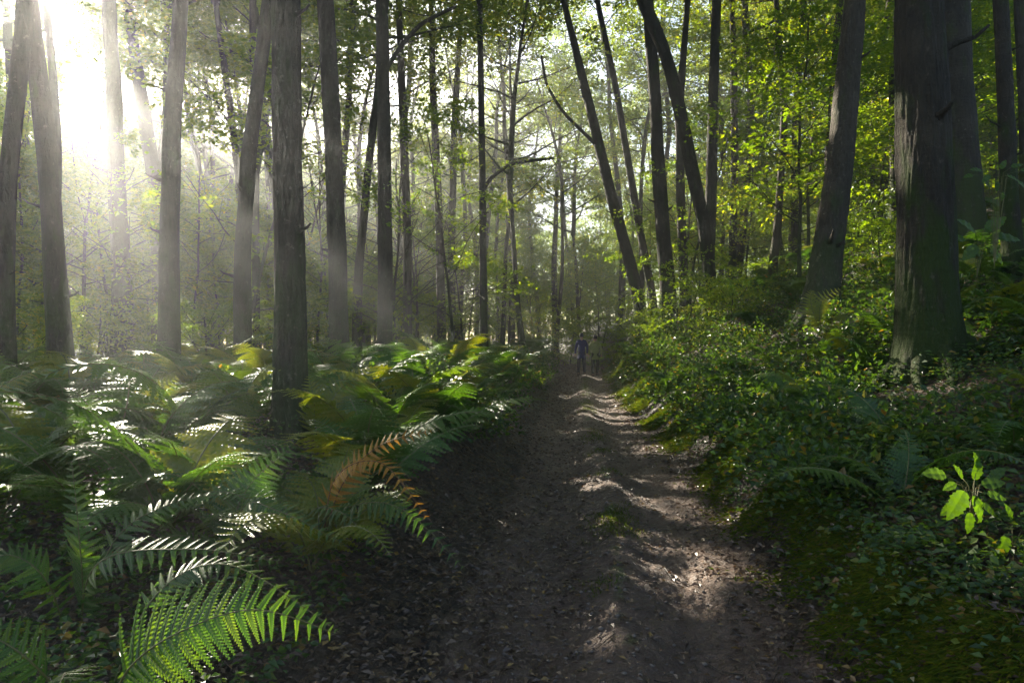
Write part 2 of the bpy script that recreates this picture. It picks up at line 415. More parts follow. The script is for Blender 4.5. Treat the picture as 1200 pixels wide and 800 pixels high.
def crown_mesh(name, seed, H, Rr, nl, nsub, nspr, nleaf, ls, r0, lo=.0, lift=.3, lm=None, bark=None, six=False, lean=0, sprayL=1.0):
    rng = np.random.default_rng(seed)
    mb = MB()
    lead = curve_pts((0, 0, 0), (rng.normal(0, .08), rng.normal(0, .08), 1), H, 12, .25, rng, .05)
    tube(mb, lead, np.linspace(r0, .015, 13), 7, 1)
    for i in range(nl):
        h = lo + (1 - lo) * ((i + .5 * rng.random()) / nl) * .97
        k = h * 12; a = int(k); o = lerp(lead[a], lead[min(a + 1, 12)], k - a)
        az = i * 2.399 + rng.normal(0, .35)
        el = lerp(.15, 1.0, h) + rng.normal(0, .12)
        Lb = Rr * (1.05 - .65 * h) * (.6 + .55 * rng.random()) * (0.6 if h < .08 and lo > 0 else 1)
        d = np.array([math.cos(az) * math.cos(el), math.sin(az) * math.cos(el), math.sin(el)])
        lp = curve_pts(o, d, Lb, 6, lift, rng, .10)
        rb = r0 * .42 * (1 - .6 * h)
        tube(mb, lp, np.linspace(rb, .010, 7), 5, 1)
        for j in range(nsub):
            q = 1.3 + (j + rng.random()) / nsub * 4.6; a = min(int(q), 5); so = lerp(lp[a], lp[a + 1], q - a)
            ld = norm(lp[a + 1] - lp[a]); sg = 1 if j % 2 else -1
            sd = norm(np.cross(ld, [0, 0, 1])) * sg
            d2 = norm(ld * .8 + sd * (.5 + .6 * rng.random()) + rng.normal(0, .15, 3)); d2[2] *= .5; d2 = norm(d2)
            L2 = Lb * .38 * (.6 + .6 * rng.random())
            sp = curve_pts(so, d2, L2, 4, -.05, rng, .12)
            tube(mb, sp, np.linspace(rb * .35, .004, 5), 3, 1, cap=False)
            for q2 in range(nspr):
                b = .8 + (q2 + rng.random()) / nspr * 3.2; a2 = min(int(b), 3); oo = lerp(sp[a2], sp[a2 + 1], b - a2)
                dd = norm(norm(sp[a2 + 1] - sp[a2]) + rng.normal(0, .5, 3) * np.array([1, 1, .3]))
                spray(mb, rng, oo, dd, sprayL * (.7 + .6 * rng.random()), .5 * sprayL, nleaf, ls, 0, six=six)
        spray(mb, rng, lp[-1], norm(lp[-1] - lp[-2]), sprayL, .5 * sprayL, nleaf, ls, 0, six=six)
    return mb.mesh(name, [lm or M_LEAF, bark or M_BARK], smooth_mats=[1])
CROWN_T = [crown_mesh('tall_crown', 100 + i, 9.5, 4.5, 15, 6, 3, 30, .152, .13, lo=.0) for i in range(4)]
CROWN_U = [crown_mesh('low_crown', 200 + i, 5.2 + i, 2.6 + .3 * i, 16, 6, 3, 27, .116, .045, lo=.08, lift=.1, lm=M_UNDER, sprayL=.75) for i in range(3)]
BUSH = [crown_mesh('bush_crown', 300 + i, 1.5, 1.5, 12, 5, 2, 30, .075, .02, lo=.0, lift=.2, lm=M_UNDER, sprayL=.5) for i in range(2)]

# ------------------------------------------------------------------ trunks
def trunk_mesh(name, pts, rad, sides, bark, seed, flare=1.0):
    """pts: coarse world points from the base up, local to the first one"""
    P = np.array([tuple(p) for p in pts]); 
    L = np.concatenate([[0], np.cumsum(np.linalg.norm(np.diff(P, axis=0), axis=1))])
    step = .04 if sides > 40 else (.12 if sides > 14 else .35)
    n = max(8, int(L[-1] / step)); s = np.linspace(0, L[-1], n)
    def sm(v):
        f = np.interp(s, L, v)
        kk = max(3, int(1.0 / (L[-1] / n))) | 1
        pad = np.concatenate([2 * f[0] - f[kk // 2:0:-1], f, 2 * f[-1] - f[-2:-kk // 2 - 1:-1]])
        return np.convolve(pad, np.ones(kk) / kk, 'valid')[:n]
    Q = np.stack([sm(P[:, i]) for i in range(3)], 1)
    r = np.interp(s, L, rad)
    r = r * (1 + .55 * flare * np.exp(-s / .28) + .18 * flare * np.exp(-s / .9))
    mb = MB(); tube(mb, Q, r, sides, 0, rough=.16, seed=seed, flute=.10 * flare, fine=.034 if sides > 40 else (.014 if sides > 14 else 0))
    return mb.mesh(name, [bark], smooth=True)

HERO = []
def hero_tree(px_pts, Y, w0, w1, label, bark=None, H=11.0, sides=16, crown=0, flare=1.0, lean_y=0.0, branches=(), ivy=False, cs=1.0, roots=0):
    bark = bark or M_BARK
    pts = [world_at(px, py, Y) for px, py in px_pts]            # bottom first
    b = pts[0]; base = Vector((b.x, b.y, tz(b.x, b.y) - .12))
    # follow the lowest visible direction down to the ground
    ptsw = [p for p in pts if p.z > base.z + .3]
    top = ptsw[-1]; d = (ptsw[-1] - ptsw[-2]).normalized() if len(ptsw) > 1 else Vector((0, 0, 1))
    ytilt = lean_y
    while top.z < base.z + H:
        d = (d + Vector((0, 0, .12))).normalized()
        top = top + d * 1.2; ptsw.append(top)
    allp = [base] + ptsw
    z0 = base.z
    loc = [Vector((p.x - base.x, (p.z - z0) * ytilt + .05 * math.sin(p.z * .9 + Y), p.z - z0)) for p in allp]
    loc[0].y = 0
    zs = np.array([p.z for p in loc])
    r_low = w0 / 2 / 800 * Y; r_hi = w1 / 2 / 800 * Y
    ztop = pts[-1].z - z0
    rad = np.interp(zs, [0, max(ztop, 1), H], [r_low, r_hi, r_hi * .72])
    t = obj('tree', None, label=label, cat='tree', loc=base)
    part('trunk', trunk_mesh('trunk', loc, rad, sides, bark, Y * 3.1 + px_pts[0][0], flare), t)
    if crown is not None:
        c = part('crown', CROWN_T[crown % 4], t, loc=loc[-1] - Vector((0, 0, .1)), rot=(0, 0, random.random() * 6.28), scale=cs * (.85 + .3 * random.random()))
    srng = np.random.default_rng(int(px_pts[0][0]) + 3)
    for k in range(3 if w0 > 17 else 1):
        zz = (1.2 + 4.5 * srng.random()) ; i = int(np.argmin(np.abs(zs - zz))); i = min(i, len(loc) - 2)
        f = (zz - zs[i]) / max(zs[i + 1] - zs[i], .1) if zs[i + 1] != zs[i] else 0
        c = np.array(loc[i]) * (1 - f) + np.array(loc[i + 1]) * f; a = srng.choice([0, math.pi]) + srng.normal(0, .7); rr = float(np.interp(c[2], zs, rad)); L = (.10 + .35 * srng.random() ** 2)
        d = np.array([math.cos(a), -abs(math.sin(a)), .35]); mb = MB()
        q = [c + d * (rr * .7), c + d * (rr + L * .35), c + d * (rr + L * .7) + np.array([0, 0, -.04 * L]), c + d * (rr + L) + np.array([0, 0, .12 * L])]
        tube(mb, q, [rr * .24, rr * .13, rr * .10, rr * .06], 7, 0, rough=.3, seed=k); part('branch_stub', mb.mesh('branch_stub', [bark], smooth=True), t)
    for k in range(roots):
        rng = np.random.default_rng(k + int(Y * 10)); a = k * 6.283 / roots + rng.normal(0, .25); rl = r_low * (2.2 + 1.4 * rng.random()); q = []
        for u in np.linspace(0, 1, 9):
            rr = r_low * .75 + (rl) * u; aa = a + .35 * u * math.sin(k * 2.1); x = base.x + math.cos(aa) * rr; y = base.y + math.sin(aa) * rr
            q.append((x - base.x, y - base.y, (tz(x, y) - base.z) + .9 * r_low * (1 - u) ** 2.6 - .25 * r_low * u ** 2 + .01))
        mb = MB(); tube(mb, q, r_low * np.linspace(.34, .06, 9), 8, 0, rough=.2, seed=k, fine=.01)
        part('root', mb.mesh('root', [bark], smooth=True), t)
    for bp in branches:     # (px,py) list + widths, in the tree's own plane, swinging out a little in depth
        mb = MB(); bpts = [world_at(x, y, Y) - base + Vector((0, .1 * k, 0)) for k, (x, y) in enumerate(bp[0])]
        q = np.array([tuple(v) for v in bpts]); s = np.linspace(0, len(q) - 1, 16)
        Q = np.stack([np.interp(s, np.arange(len(q)), q[:, i]) for i in range(3)], 1)
        Q[1:-1] = (Q[:-2] + Q[1:-1] * 2 + Q[2:]) / 4
        tube(mb, Q, np.linspace(bp[1] / 1600 * Y, bp[2] / 1600 * Y, 16), 8, 0, rough=.15)
        rng = np.random.default_rng(int(Y * 7))
        if len(bp) > 3:
            for i in range(bp[3]):
                k = rng.integers(6, 16); dd = norm(np.array([rng.normal(.5, .6), rng.normal(0, .7), rng.normal(0, .2)]))
                spray(mb, rng, Q[k], dd, .9, .45, 40, .085, 1)
        part('branch', mb.mesh('branch', [bark, M_UNDER], smooth_mats=[0]), t)
    HERO.append((base.x, base.y, t))
    return t

# left side, from the left edge to the path
hero_tree([(8, 462), (8, 330), (10, 200), (22, 60), (27, 0)], 9.0, 22, 17, 'leftmost big trunk at the left edge, its top touching the trunk beside it', M_BARKD, crown=0)
hero_tree([(76, 475), (66, 330), (55, 200), (44, 100), (33, 0)], 9.8, 26, 19, 'dark trunk leaning left under the sun glare, second from the left edge', M_BARKD, crown=1)
hero_tree([(57, 470), (62, 330), (70, 180), (62, 90), (54, 20)], 13, 11, 8, 'slender dark trunk just right of the one leaning under the sun glare', M_BARKD, crown=2, sides=12)
hero_tree([(146, 446), (143, 330), (136, 200), (132, 100), (128, 0)], 19, 23, 15, 'pale hazy trunk standing in the first sunbeam left of the curved one', M_BARK, crown=1)
hero_tree([(186, 440), (188, 330), (188, 250), (170, 140), (148, 0)], 22, 18, 15, 'pale trunk curving left into the sunbeam behind a straight one', M_BARK, crown=2, cs=.8)
hero_tree([(197, 462), (197, 300), (203, 150), (210, 60), (212, 0)], 11.7, 26, 17, 'straight grey trunk with its lower half lost in the sunbeam, above the yellow fern', M_BARK, crown=3)
hero_tree([(292, 430), (286, 300), (280, 210), (268, 110), (252, 0)], 21, 10, 8, 'thin faint trunk leaning left through the sunbeams', M_BARK, crown=1, sides=12)
hero_tree([(300, 400), (299, 200), (297, 60), (297, 0)], 20, 9, 8, 'thin faint trunk just left of the big foreground trunk top', M_BARK, crown=3, sides=12)
hero_tree([(283, 436), (285, 300), (291, 190), (305, 70), (315, 0)], 13.5, 21, 15, 'grey trunk with a bright rim leaning right behind the silver ferns', M_BARK, crown=2)
hero_tree([(341, 512), (340, 400), (338, 200), (337, 0)], 7.0, 36, 31, 'broad straight grey trunk rising from the ferns in the front', M_BARK, crown=0, sides=60, H=10, roots=5)
hero_tree([(397, 437), (396, 300), (388, 130), (381, 0)], 14, 23, 19, 'straight grey trunk next right of the broad front one', M_BARK, crown=1)
hero_tree([(451, 420), (451, 270), (450, 130), (447, 0)], 16.5, 18, 14, 'straight trunk with an arched bare branch springing right near its top', M_BARK, crown=2,
          branches=[([(450, 88), (456, 72), (470, 48), (490, 22), (512, 8), (532, -4)], 6, 4)])
hero_tree([(478, 405), (477, 270), (472, 130), (467, 0)], 23, 11, 9, 'slim grey trunk just right of the arched branch one', M_BARK, crown=3, sides=12)
hero_tree([(518, 400), (514, 240), (508, 120), (505, 0)], 27, 10, 8, 'slim trunk midway right of the arched branch trunk', M_BARK, crown=0, sides=12)
hero_tree([(530, 400), (529, 300), (533, 140), (540, 20)], 31, 9, 7, 'faint slim trunk left of the yellow leaf sprays', M_BARK, crown=2, sides=12)
hero_tree([(567, 412), (566, 270), (564, 130), (562, 0)], 20, 9, 7, 'thin dark trunk with a low bent branch reaching over the path', M_BARKD, crown=1, sides=12,
          branches=[([(567, 222), (573, 210), (586, 198), (602, 188), (626, 184), (650, 180)], 5, 3, 9)])
# right side
hero_tree([(752, 362), (736, 300), (716, 230), (690, 120), (660, 0)], 24, 15, 9, 'mossy trunk leaning far left over the path, nearest to the walkers', M_BARKM, crown=3,
          branches=[([(703, 175), (690, 160), (660, 130), (640, 95), (635, 60)], 5, 3, 5)])
hero_tree([(765, 350), (752, 280), (738, 200), (722, 105), (700, 0)], 27, 10, 7, 'slim leaning trunk between the two leaning mossy ones over the path', M_BARKM, crown=0, sides=12)
hero_tree([(784, 360), (778, 280), (772, 200), (768, 120), (762, 40), (760, 0)], 22, 19, 12, 'upright mossy trunk crossed at its top by a leaning one', M_BARKM, crown=1)
hero_tree([(832, 335), (826, 270), (808, 180), (782, 70), (753, 0)], 20.5, 15, 15, 'leaning mossy trunk crossing in front of an upright one, right of the path', M_BARKM, crown=2)
hero_tree([(802, 345), (798, 250), (796, 130), (806, 0)], 25, 11, 9, 'dark upright trunk behind the crossing mossy ones', M_BARKD, crown=3, sides=12)
hero_tree([(830, 330), (833, 220), (836, 110), (840, 0)], 23, 14, 11, 'dark upright trunk at the right of the crossing mossy ones', M_BARKD, crown=0, sides=12)
hero_tree([(858, 320), (861, 200), (860, 100), (858, 0)], 27, 9, 8, 'thin dark trunk on the slope right of the crossing mossy ones', M_BARKD, crown=1, sides=12)
hero_tree([(962, 356), (968, 300), (984, 190), (995, 80), (1003, 0)], 13.5, 36, 24, 'smooth grey trunk leaning right on the slope with a pale left edge', M_BARK, crown=2, sides=44, roots=5)
hero_tree([(1090, 425), (1086, 330), (1081, 200), (1077, 100), (1075, 0)], 7.6, 66, 46, 'massive black mossy trunk with flared roots on the right bank', M_BARKM, crown=3, sides=96, H=10, flare=.75, roots=7)
hero_tree([(1131, 268), (1129, 200), (1124, 100), (1119, 0)], 14, 38, 31, 'thick dark trunk just behind the massive one on the right bank', M_BARKD, crown=0, sides=20)
hero_tree([(1190, 330), (1185, 220), (1178, 100), (1170, 0)], 10.5, 20, 15, 'slender dark mossy trunk near the right edge', M_BARKM, crown=1)
hero_tree([(1206, 300), (1203, 150), (1199, 0)], 13, 19, 15, 'dark trunk cut off by the right edge', M_BARKD, crown=2)

# ------------------------------------------------------------------ the wood behind: copies of a few trees
def proto_tree(i, H, r, crown, bark):
    rng = np.random.default_rng(500 + i)
    p = [np.zeros(3)]; d = np.array([rng.normal(0, .05), rng.normal(0, .05), 1.0])
    while p[-1][2] < H: d = norm(d + np.append(rng.normal(0, .05, 2), .06)); p.append(p[-1] + d * 1.0)
    t = obj('tree', None, cat='tree')
    part('trunk', trunk_mesh('trunk', p, np.linspace(r, r * .6, len(p)), 10, bark, i), t)
    part('crown', crown, t, loc=Vector(p[-1]))
    return t
PT = [proto_tree(i, [8.5, 10, 7.5, 9, 6.5][i], [.17, .2, .13, .16, .12][i], CROWN_T[i % 4], [M_BARK, M_BARKD, M_BARK, M_BARKM, M_BARKD][i]) for i in range(5)]
def proto_under(i):
    t = obj('young_tree', None, cat='young tree')
    mb = MB(); rng = np.random.default_rng(600 + i)
    pts = curve_pts((0, 0, 0), (0, 0, 1), .9, 4, .1, rng, .05)
    tube(mb, pts, np.linspace(.06, .045, 5), 8, 0)
    part('trunk', mb.mesh('young_trunk', [M_BARKD], smooth=True), t)
    part('crown', CROWN_U[i], t, loc=Vector(pts[-1]))
    return t
PU = [proto_under(i) for i in range(3)]

def zone_name(px, dist, tall=True):
    far = 'far' if dist > 48 else 'middle'
    for lim, nm in ((120, 'under the sun glare'), (240, 'behind the hazy trunks in the sunbeams'),
                    (335, 'just left of the broad front trunk'), (445, 'right of the broad front trunk'),
                    (565, 'right of the arched branch trunk'), (690, 'in the gap above the walkers'),
                    (880, 'behind the crossing mossy trunks'), (1040, 'around the smooth leaning trunk')):
        if px < lim: return far, nm
    return far, 'behind the massive black trunk'
placed = [(x, y) for x, y, _ in HERO]
CANOPY = [((100 - 600) / 800 * 35, 35, 4, .8), ((62 - 600) / 800 * 52, 52, 1, 1.05), ((150 - 600) / 800 * 54, 54, 3, 1.15),
          ((80 - 600) / 800 * 40, 40, 4, .95), ((128 - 600) / 800 * 42, 42, 4, 1.0), ((172 - 600) / 800 * 40, 40, 2, .9), ((214 - 600) / 800 * 42, 42, 2, .92), ((42 - 600) / 800 * 46, 46, 4, 1.05), ((105 - 600) / 800 * 47, 47, 2, 1.0),
          ((240 - 600) / 800 * 44, 44, 1, 1.2), ((285 - 600) / 800 * 38, 38, 0, 1.15), ((340 - 600) / 800 * 46, 46, 1, 1.25), ((480 - 600) / 800 * 43, 43, 3, 1.15), ((430 - 600) / 800 * 52, 52, 1, 1.3), ((560 - 600) / 800 * 48, 48, 0, 1.2),
          ((655 - 600) / 800 * 36, 38.5, 2, 1.0), ((745 - 600) / 800 * 35, 35, 3, .95), ((682 - 600) / 800 * 45, 45, 4, 1.2), ((728 - 600) / 800 * 40, 40, 1, 1.1), ((588 - 600) / 800 * 30, 30, 4, .95), ((535 - 600) / 800 * 37, 37, 0, 1.0),
          ((650 - 600) / 800 * 47, 47, 1, 1.2), ((672 - 600) / 800 * 58, 58, 3, 1.2), ((632 - 600) / 800 * 54, 54, 0, 1.2), ((610 - 600) / 800 * 41, 41, 2, 1.0), ((665 - 600) / 800 * 75, 75, 0, 1.3),
          (-14.7, 29.0, 2, 1.05), ((190 - 600) / 800 * 24, 24, 0, 1.0), ((325 - 600) / 800 * 27, 27, 1, .95), ((15 - 600) / 800 * 21, 21, 3, 1.0), ((-70 - 600) / 800 * 20, 20, 0, 1.1),  # first tree here is added to shade the near path and right bank
          ((250 - 600) / 800 * 33, 33, 4, 1.15), ((425 - 600) / 800 * 30, 30, 2, 1.0), ((600 - 600) / 800 * 36, 36, 1, 1.0), ((905 - 600) / 800 * 24, 24, 0, .9), ((1050 - 600) / 800 * 20, 20, 1, .9)]
def tallwood(n, ymin, ymax, mind, seed, xs=(-1.1, 1.0)):
    rng = np.random.default_rng(seed); c = 0; tries = 0
    while c < n and tries < 6000:
        tries += 1
        y = ymin + (ymax - ymin) * rng.random(); x = y * (xs[0] + (xs[1] - xs[0]) * rng.random())
        if abs(x - float(path_c(y))) < 2.2: continue
        if y < 38 and 45 < 600 + 800 * x / y < 225: continue
        if any((x - a) ** 2 + (y - b) ** 2 < mind ** 2 for a, b in placed): continue
        base_h = tz(x, y)
        placed.append((x, y))
        put_tall(int(rng.integers(5)), x, y, .85 + .4 * rng.random(), (rng.normal(0, .03), rng.normal(0, .03)), rng.random() * 6.28)
        c += 1
used = [False] * 5
def put_tall(k, x, y, s, tilt=(0, 0), rz=0):
    t = PT[k] if not used[k] else copy_thing(PT[k]); used[k] = True
    t.location = (x, y, tz(x, y) - .15); t.rotation_euler = (*tilt, rz); t.scale = (s, s, s)
    px = 600 + 800 * x / y
    far, nm = zone_name(px, y)
    t['label'] = f'{"distant hazy" if far == "far" else "slender"} forest tree standing {nm}' if -60 < px < 1260 else 'forest tree outside the view shading the wood'
    t['group'] = f'{far} forest trees {nm}' if -60 < px < 1260 else 'forest trees outside the view'
for k, (x, y, i, sc) in enumerate(CANOPY):
    placed.append((x, y)); put_tall(i, x, y, sc, (0, 0), k * 1.3)
tallwood(82, 18, 44, 2.3, 1, (-1.15, 1.0))
tallwood(32, 46, 78, 2.4, 3, (-.62, .0))
tallwood(75, 44, 110, 3.0, 2)
placedU = []
def underwood(n, ymin, ymax, mind, seed, fx, smin=.8, smax=1.3):
    rng = np.random.default_rng(seed); c = 0; tries = 0
    while c < n and tries < 8000:
        tries += 1
        y = ymin + (ymax - ymin) * rng.random(); x = y * (fx[0] + (fx[1] - fx[0]) * rng.random())
        d = x - float(path_c(y))
        if -2.6 < d < 2.4 and y < 40: continue
        if -3.2 < d < 3.6 and 16 < y < 36: continue
        if any((x - a) ** 2 + (y - b) ** 2 < mind ** 2 for a, b in placedU): continue
        base_h = tz(x, y)
        placedU.append((x, y)); px = 600 + 800 * x / y
        k = int(rng.integers(3)); t = PU[k] if not usedU[k] else copy_thing(PU[k]); usedU[k] = True
        t.location = (x, y, base_h - .05); t.rotation_euler = (0, 0, rng.random() * 6.28); s = smin + (smax - smin) * rng.random(); t.scale = (s, s, s)
        far, nm = zone_name(px, y)
        hh = 'tall' if s > 1.15 else ('low' if s < .9 else 'leafy')
        t['label'] = f'{"distant hazy" if far == "far" else hh} young tree {nm}' if -60 < px < 1260 else 'young tree outside the view'
        t['group'] = f'{far} {hh} young trees {nm}' if -60 < px < 1260 else 'young trees outside the view'
        c += 1
usedU = [False] * 3
underwood(9, 30, 34, 1.6, 16, (-.69, -.46), 1.25, 1.5)
underwood(45, 30, 60, 1.8, 14, (-.85, .0), .6, .9)
underwood(14, 38, 70, 1.5, 15, (.0, .14), .8, 1.3)
underwood(42, 17, 36, 1.9, 11, (-.9, -.04))
underwood(40, 17, 40, 1.9, 12, (.10, .9))
underwood(90, 36, 95, 2.4, 13, (-.85, .85), 1.0, 2.0)
underwood(24, 42, 70, 2.0, 17, (-.6, -.05), 1.7, 2.4)

# openings in the leaf canopy: straight lines towards the sun where leaves are cut away so sunlight reaches chosen spots
GAPS = [((1.3, 10.6, 0), 1.0), ((.8, 7.9, 0), .7), ((1.9, 12.6, 0), .9), ((.6, 6.4, 0), .3), ((2.3, 15.5, .2), .7), ((2.6, 19, .3), .6), ((3.0, 27.5, 1.0), 1.1), ((2.0, 22, .3), .5),
        ((-3.0, 4.8, .5), .5), ((-1.7, 4.0, .6), .45), ((-1.5, 4.2, 1.0), .4), ((-.8, 4.2, .8), .6), ((-3.1, 6.6, 1.0), .5), ((-1.5, 6.7, 1.1), .35), ((-1.2, 8.2, 1.3), .5),
        ((-1.4, 3.0, .4), .42), ((-1.0, 2.4, .6), .4), ((-2.2, 2.9, .4), .25), ((-3.3, 6.3, 1.3), .25),
        ((-.9, 10.5, 1.4), .5), ((-.7, 13, 1.4), .5), ((.3, 17, 1.2), .6), ((1.2, 22, 1.0), .7),
        ((2.9, 13.1, 1.0), .6), ((4.0, 11.1, 1.8), .5), ((3.4, 8.7, 1.0), .8), ((5.0, 8.8, 1.9), .6), ((3.7, 6.3, 1.0), .45), ((5.3, 13, 3), .4), ((4.2, 16, 2), .6), ((2.3, 9.5, .4), .35), ((3.6, 19, 2), .8), ((4.5, 22, 4), .9), ((5.5, 24, 7), 1.2), ((7, 24, 5), 1.0), ((3, 30, 6), 1.2),
        ((-5.6, 11, .9), .55), ((-6.5, 14, 1), .5), ((-8.5, 13, 1), .5), ((-4.0, 13, 1.0), .5), ((-4.2, 9, 1.0), .35), ((-2.6, 12, 1.2), .4), ((-2, 20, 3), .8), ((0, 26, 6), 1.1), ((-5, 24, 5), .8), ((1.5, 32, 8), 1.3), ((-1, 20, 7), .6),
        ((4.2, 7.3, 1.2), .5), ((2.3, 3.55, .9), .24), ((-4.6, 10, 1), .2), ((-5.2, 9, 1), .22), ((-6.2, 10.5, 1), .2), ((-7.2, 12, 1), .28), ((-3.4, 10.5, 1), .25), ((-2.9, 8.6, 1), .22), ((-4.9, 12.5, 1), .3), ((-9.5, 15, 1), .4), ((-7.8, 15.5, 1.5), .35), ((6, 17, 6), 1.2), ((9, 22, 8), 1.6), ((7, 30, 9), 1.6), ((4.5, 26, 9), 1.6), ((9, 18, 5), 1.2), ((3.2, 10.5, .9), .7), ((4.6, 9.3, 1.7), .5), ((3.0, 12, 1.0), .7), ((3.9, 14.5, 1.8), .8), ((11, 24, 11), 1.6), ((2.4, 7, .6), .5), ((2.1, 5.4, .35), .3), ((-.6, 7.6, .6), .4), ((.2, 5.0, 0), .3)]
GAPS += [((.9, 7.0, 0), .45), ((1.2, 5.4, 0), .35), ((1.0, 9.4, 0), .7), ((1.6, 11.6, 0), .8), ((2.3, 10.6, .1), .6), ((2.05, 8.4, .1), .5), ((2.5, 13.6, .2), .7), ((1.7, 6.2, .1), .4), ((3.3, 40, 3), 1.8), ((2, 44, 6), 2.0), ((3.2, 33, 3), 1.5), ((2.7, 17, .3), .8), ((2.5, 9.4, .6), .5), ((4.35, 7.4, 2.4), .45), ((4.4, 7.4, 3.8), .5), ((-2.45, 6.9, 2.2), .35), ((5.9, 13.2, 4.0), .5), ((-5.4, 13.3, 3), .35), ((4.3, 7.3, 1.4), .4), ((6.6, 13.2, 6.0), .5), ((3.2, 31, .6), 1.3), ((3.6, 37, 1.5), 1.5), ((4.3, 34, 1.2), 1.6), ((3.4, 28.8, .8), .9), ((4.0, 31, 2.5), 1.3), ((2.2, 30, 1.0), 1.2), ((2.0, 34, 2.5), 1.3), ((3.1, 9.0, .9), .6), ((3.6, 11.5, 1.3), .8), ((4.0, 15.5, 1.8), .9), ((5.4, 12, 2.4), .7), ((4.3, 19, 2.6), 1.0),
         ((6.5, 20, 6), 1.4), ((8, 25, 7), 1.6), ((5.2, 21, 9), 1.5), ((3.0, 24, 8), 1.5), ((1.5, 26, 5), 1.3), ((-1.8, 22, 4), 1.0), ((-3.5, 25, 8), 1.3), ((12, 22, 9), 1.6), ((9.5, 27, 12), 1.6), ((.5, 36, 4), 1.6), ((-1, 32, 8), 1.5), ((6.8, 14.5, 3.5), .8)]
_g = np.random.default_rng(5)
for _k in range(26):
    _y = 16 + 30 * _g.random(); _x = _y * (-.78 + (.7 if _k % 3 else 1.35) * _g.random())
    GAPS.append(((_x, _y, .6 + 7 * _g.random()), .35 + .6 * _g.random()))
def open_canopy():
    bpy.context.view_layer.update()
    S = np.array(SUN); cache = {}; nfil = 0
    for o in [o for o in COL.objects if o.name.startswith('crown') or o.name.startswith('bush')]:
        me = o.data
        if me.name not in cache:
            co = np.empty(len(me.vertices) * 3); me.vertices.foreach_get('co', co)
            fi = np.empty(len(me.loops), np.int32); me.loops.foreach_get('vertex_index', fi)
            mi = np.empty(len(me.polygons), np.int32); me.polygons.foreach_get('material_index', mi)
            cache[me.name] = (co.reshape(-1, 3), fi.reshape(-1, 3), mi)
        co, fi, mi = cache[me.name]
        M = np.array(o.matrix_world); c0 = M[:3, :3] @ co.mean(0) + M[:3, 3]
        near = []
        for T, r in GAPS:
            v = c0 - np.array(T); t = v @ S
            if t > 0 and np.linalg.norm(v - t * S) < 7 * M[2, 2] + r: near.append((np.array(T), r))
        if not near: continue
        lf = mi == 0
        # one test point for a whole leaf: its base vertex (the lowest index of the face)
        W = co[fi[:, 0]] @ M[:3, :3].T + M[:3, 3]
        cut = np.zeros(len(fi), bool)
        for T, r in near:
            v = W - T; t = v @ S; d = np.linalg.norm(v - np.outer(t, S), axis=1)
            cut |= (t > 0) & (d < r)
        cut &= lf
        low = me.name.startswith('low')
        if cut.sum() < ((210 if low else 140) if M[1, 3] < 36 else 240) or M[1, 3] > (44 if low else 62): continue
        mb = MB(); mb.v.append(co); mb.n = len(co); mb.f.append(fi[~cut].astype(np.int64)); mb.m.append(mi[~cut])
        used_v = np.zeros(len(co), bool); used_v[fi[~cut].ravel()] = True
        remap = np.cumsum(used_v) - 1
        mb.v = [co[used_v]]; mb.f = [remap[fi[~cut]]]
        o.data = mb.mesh(me.name, list(me.materials), smooth_mats=[1]); nfil += 1
open_canopy()
def far_wood():
    rng = np.random.default_rng(77); mb = MB()
    n = 2000; a = rng.uniform(-.92, .92, n); y = rng.uniform(98, 138, n); x = a * y
    z = terrain(x, y) + rng.random(n) ** 1.3 * 24 * (.7 + .5 * vnoise(x * .08, y * .05, 3))
    for i in range(n):
        c = np.array([x[i], y[i], z[i]]); m = 36; r = 2.0 + rng.random()
        P = c + rng.normal(0, 1, (m, 3)) * (r * .6, r * .6, r * .35)
        leaves(mb, P, rng.normal(0, 1, (m, 3)), rng.normal(0, .6, (m, 3)) + (0, 0, 1), .4 + .2 * rng.random(m), .34, 0)
    for i in range(160):
        yy = rng.uniform(98, 130); xx = rng.uniform(-1, 1) * yy; zz = tz(xx, yy)
        tube(mb, [(xx, yy, zz), (xx + rng.normal(0, .4), yy, zz + 9), (xx + rng.normal(0, 1), yy, zz + 18)], [.25, .2, .12], 6, 1)
    obj('far_wood', mb.mesh('far_wood', [M_LEAF, M_BARK]), kind='stuff', label='hazy mass of far forest closing the view', cat='forest')
far_wood()

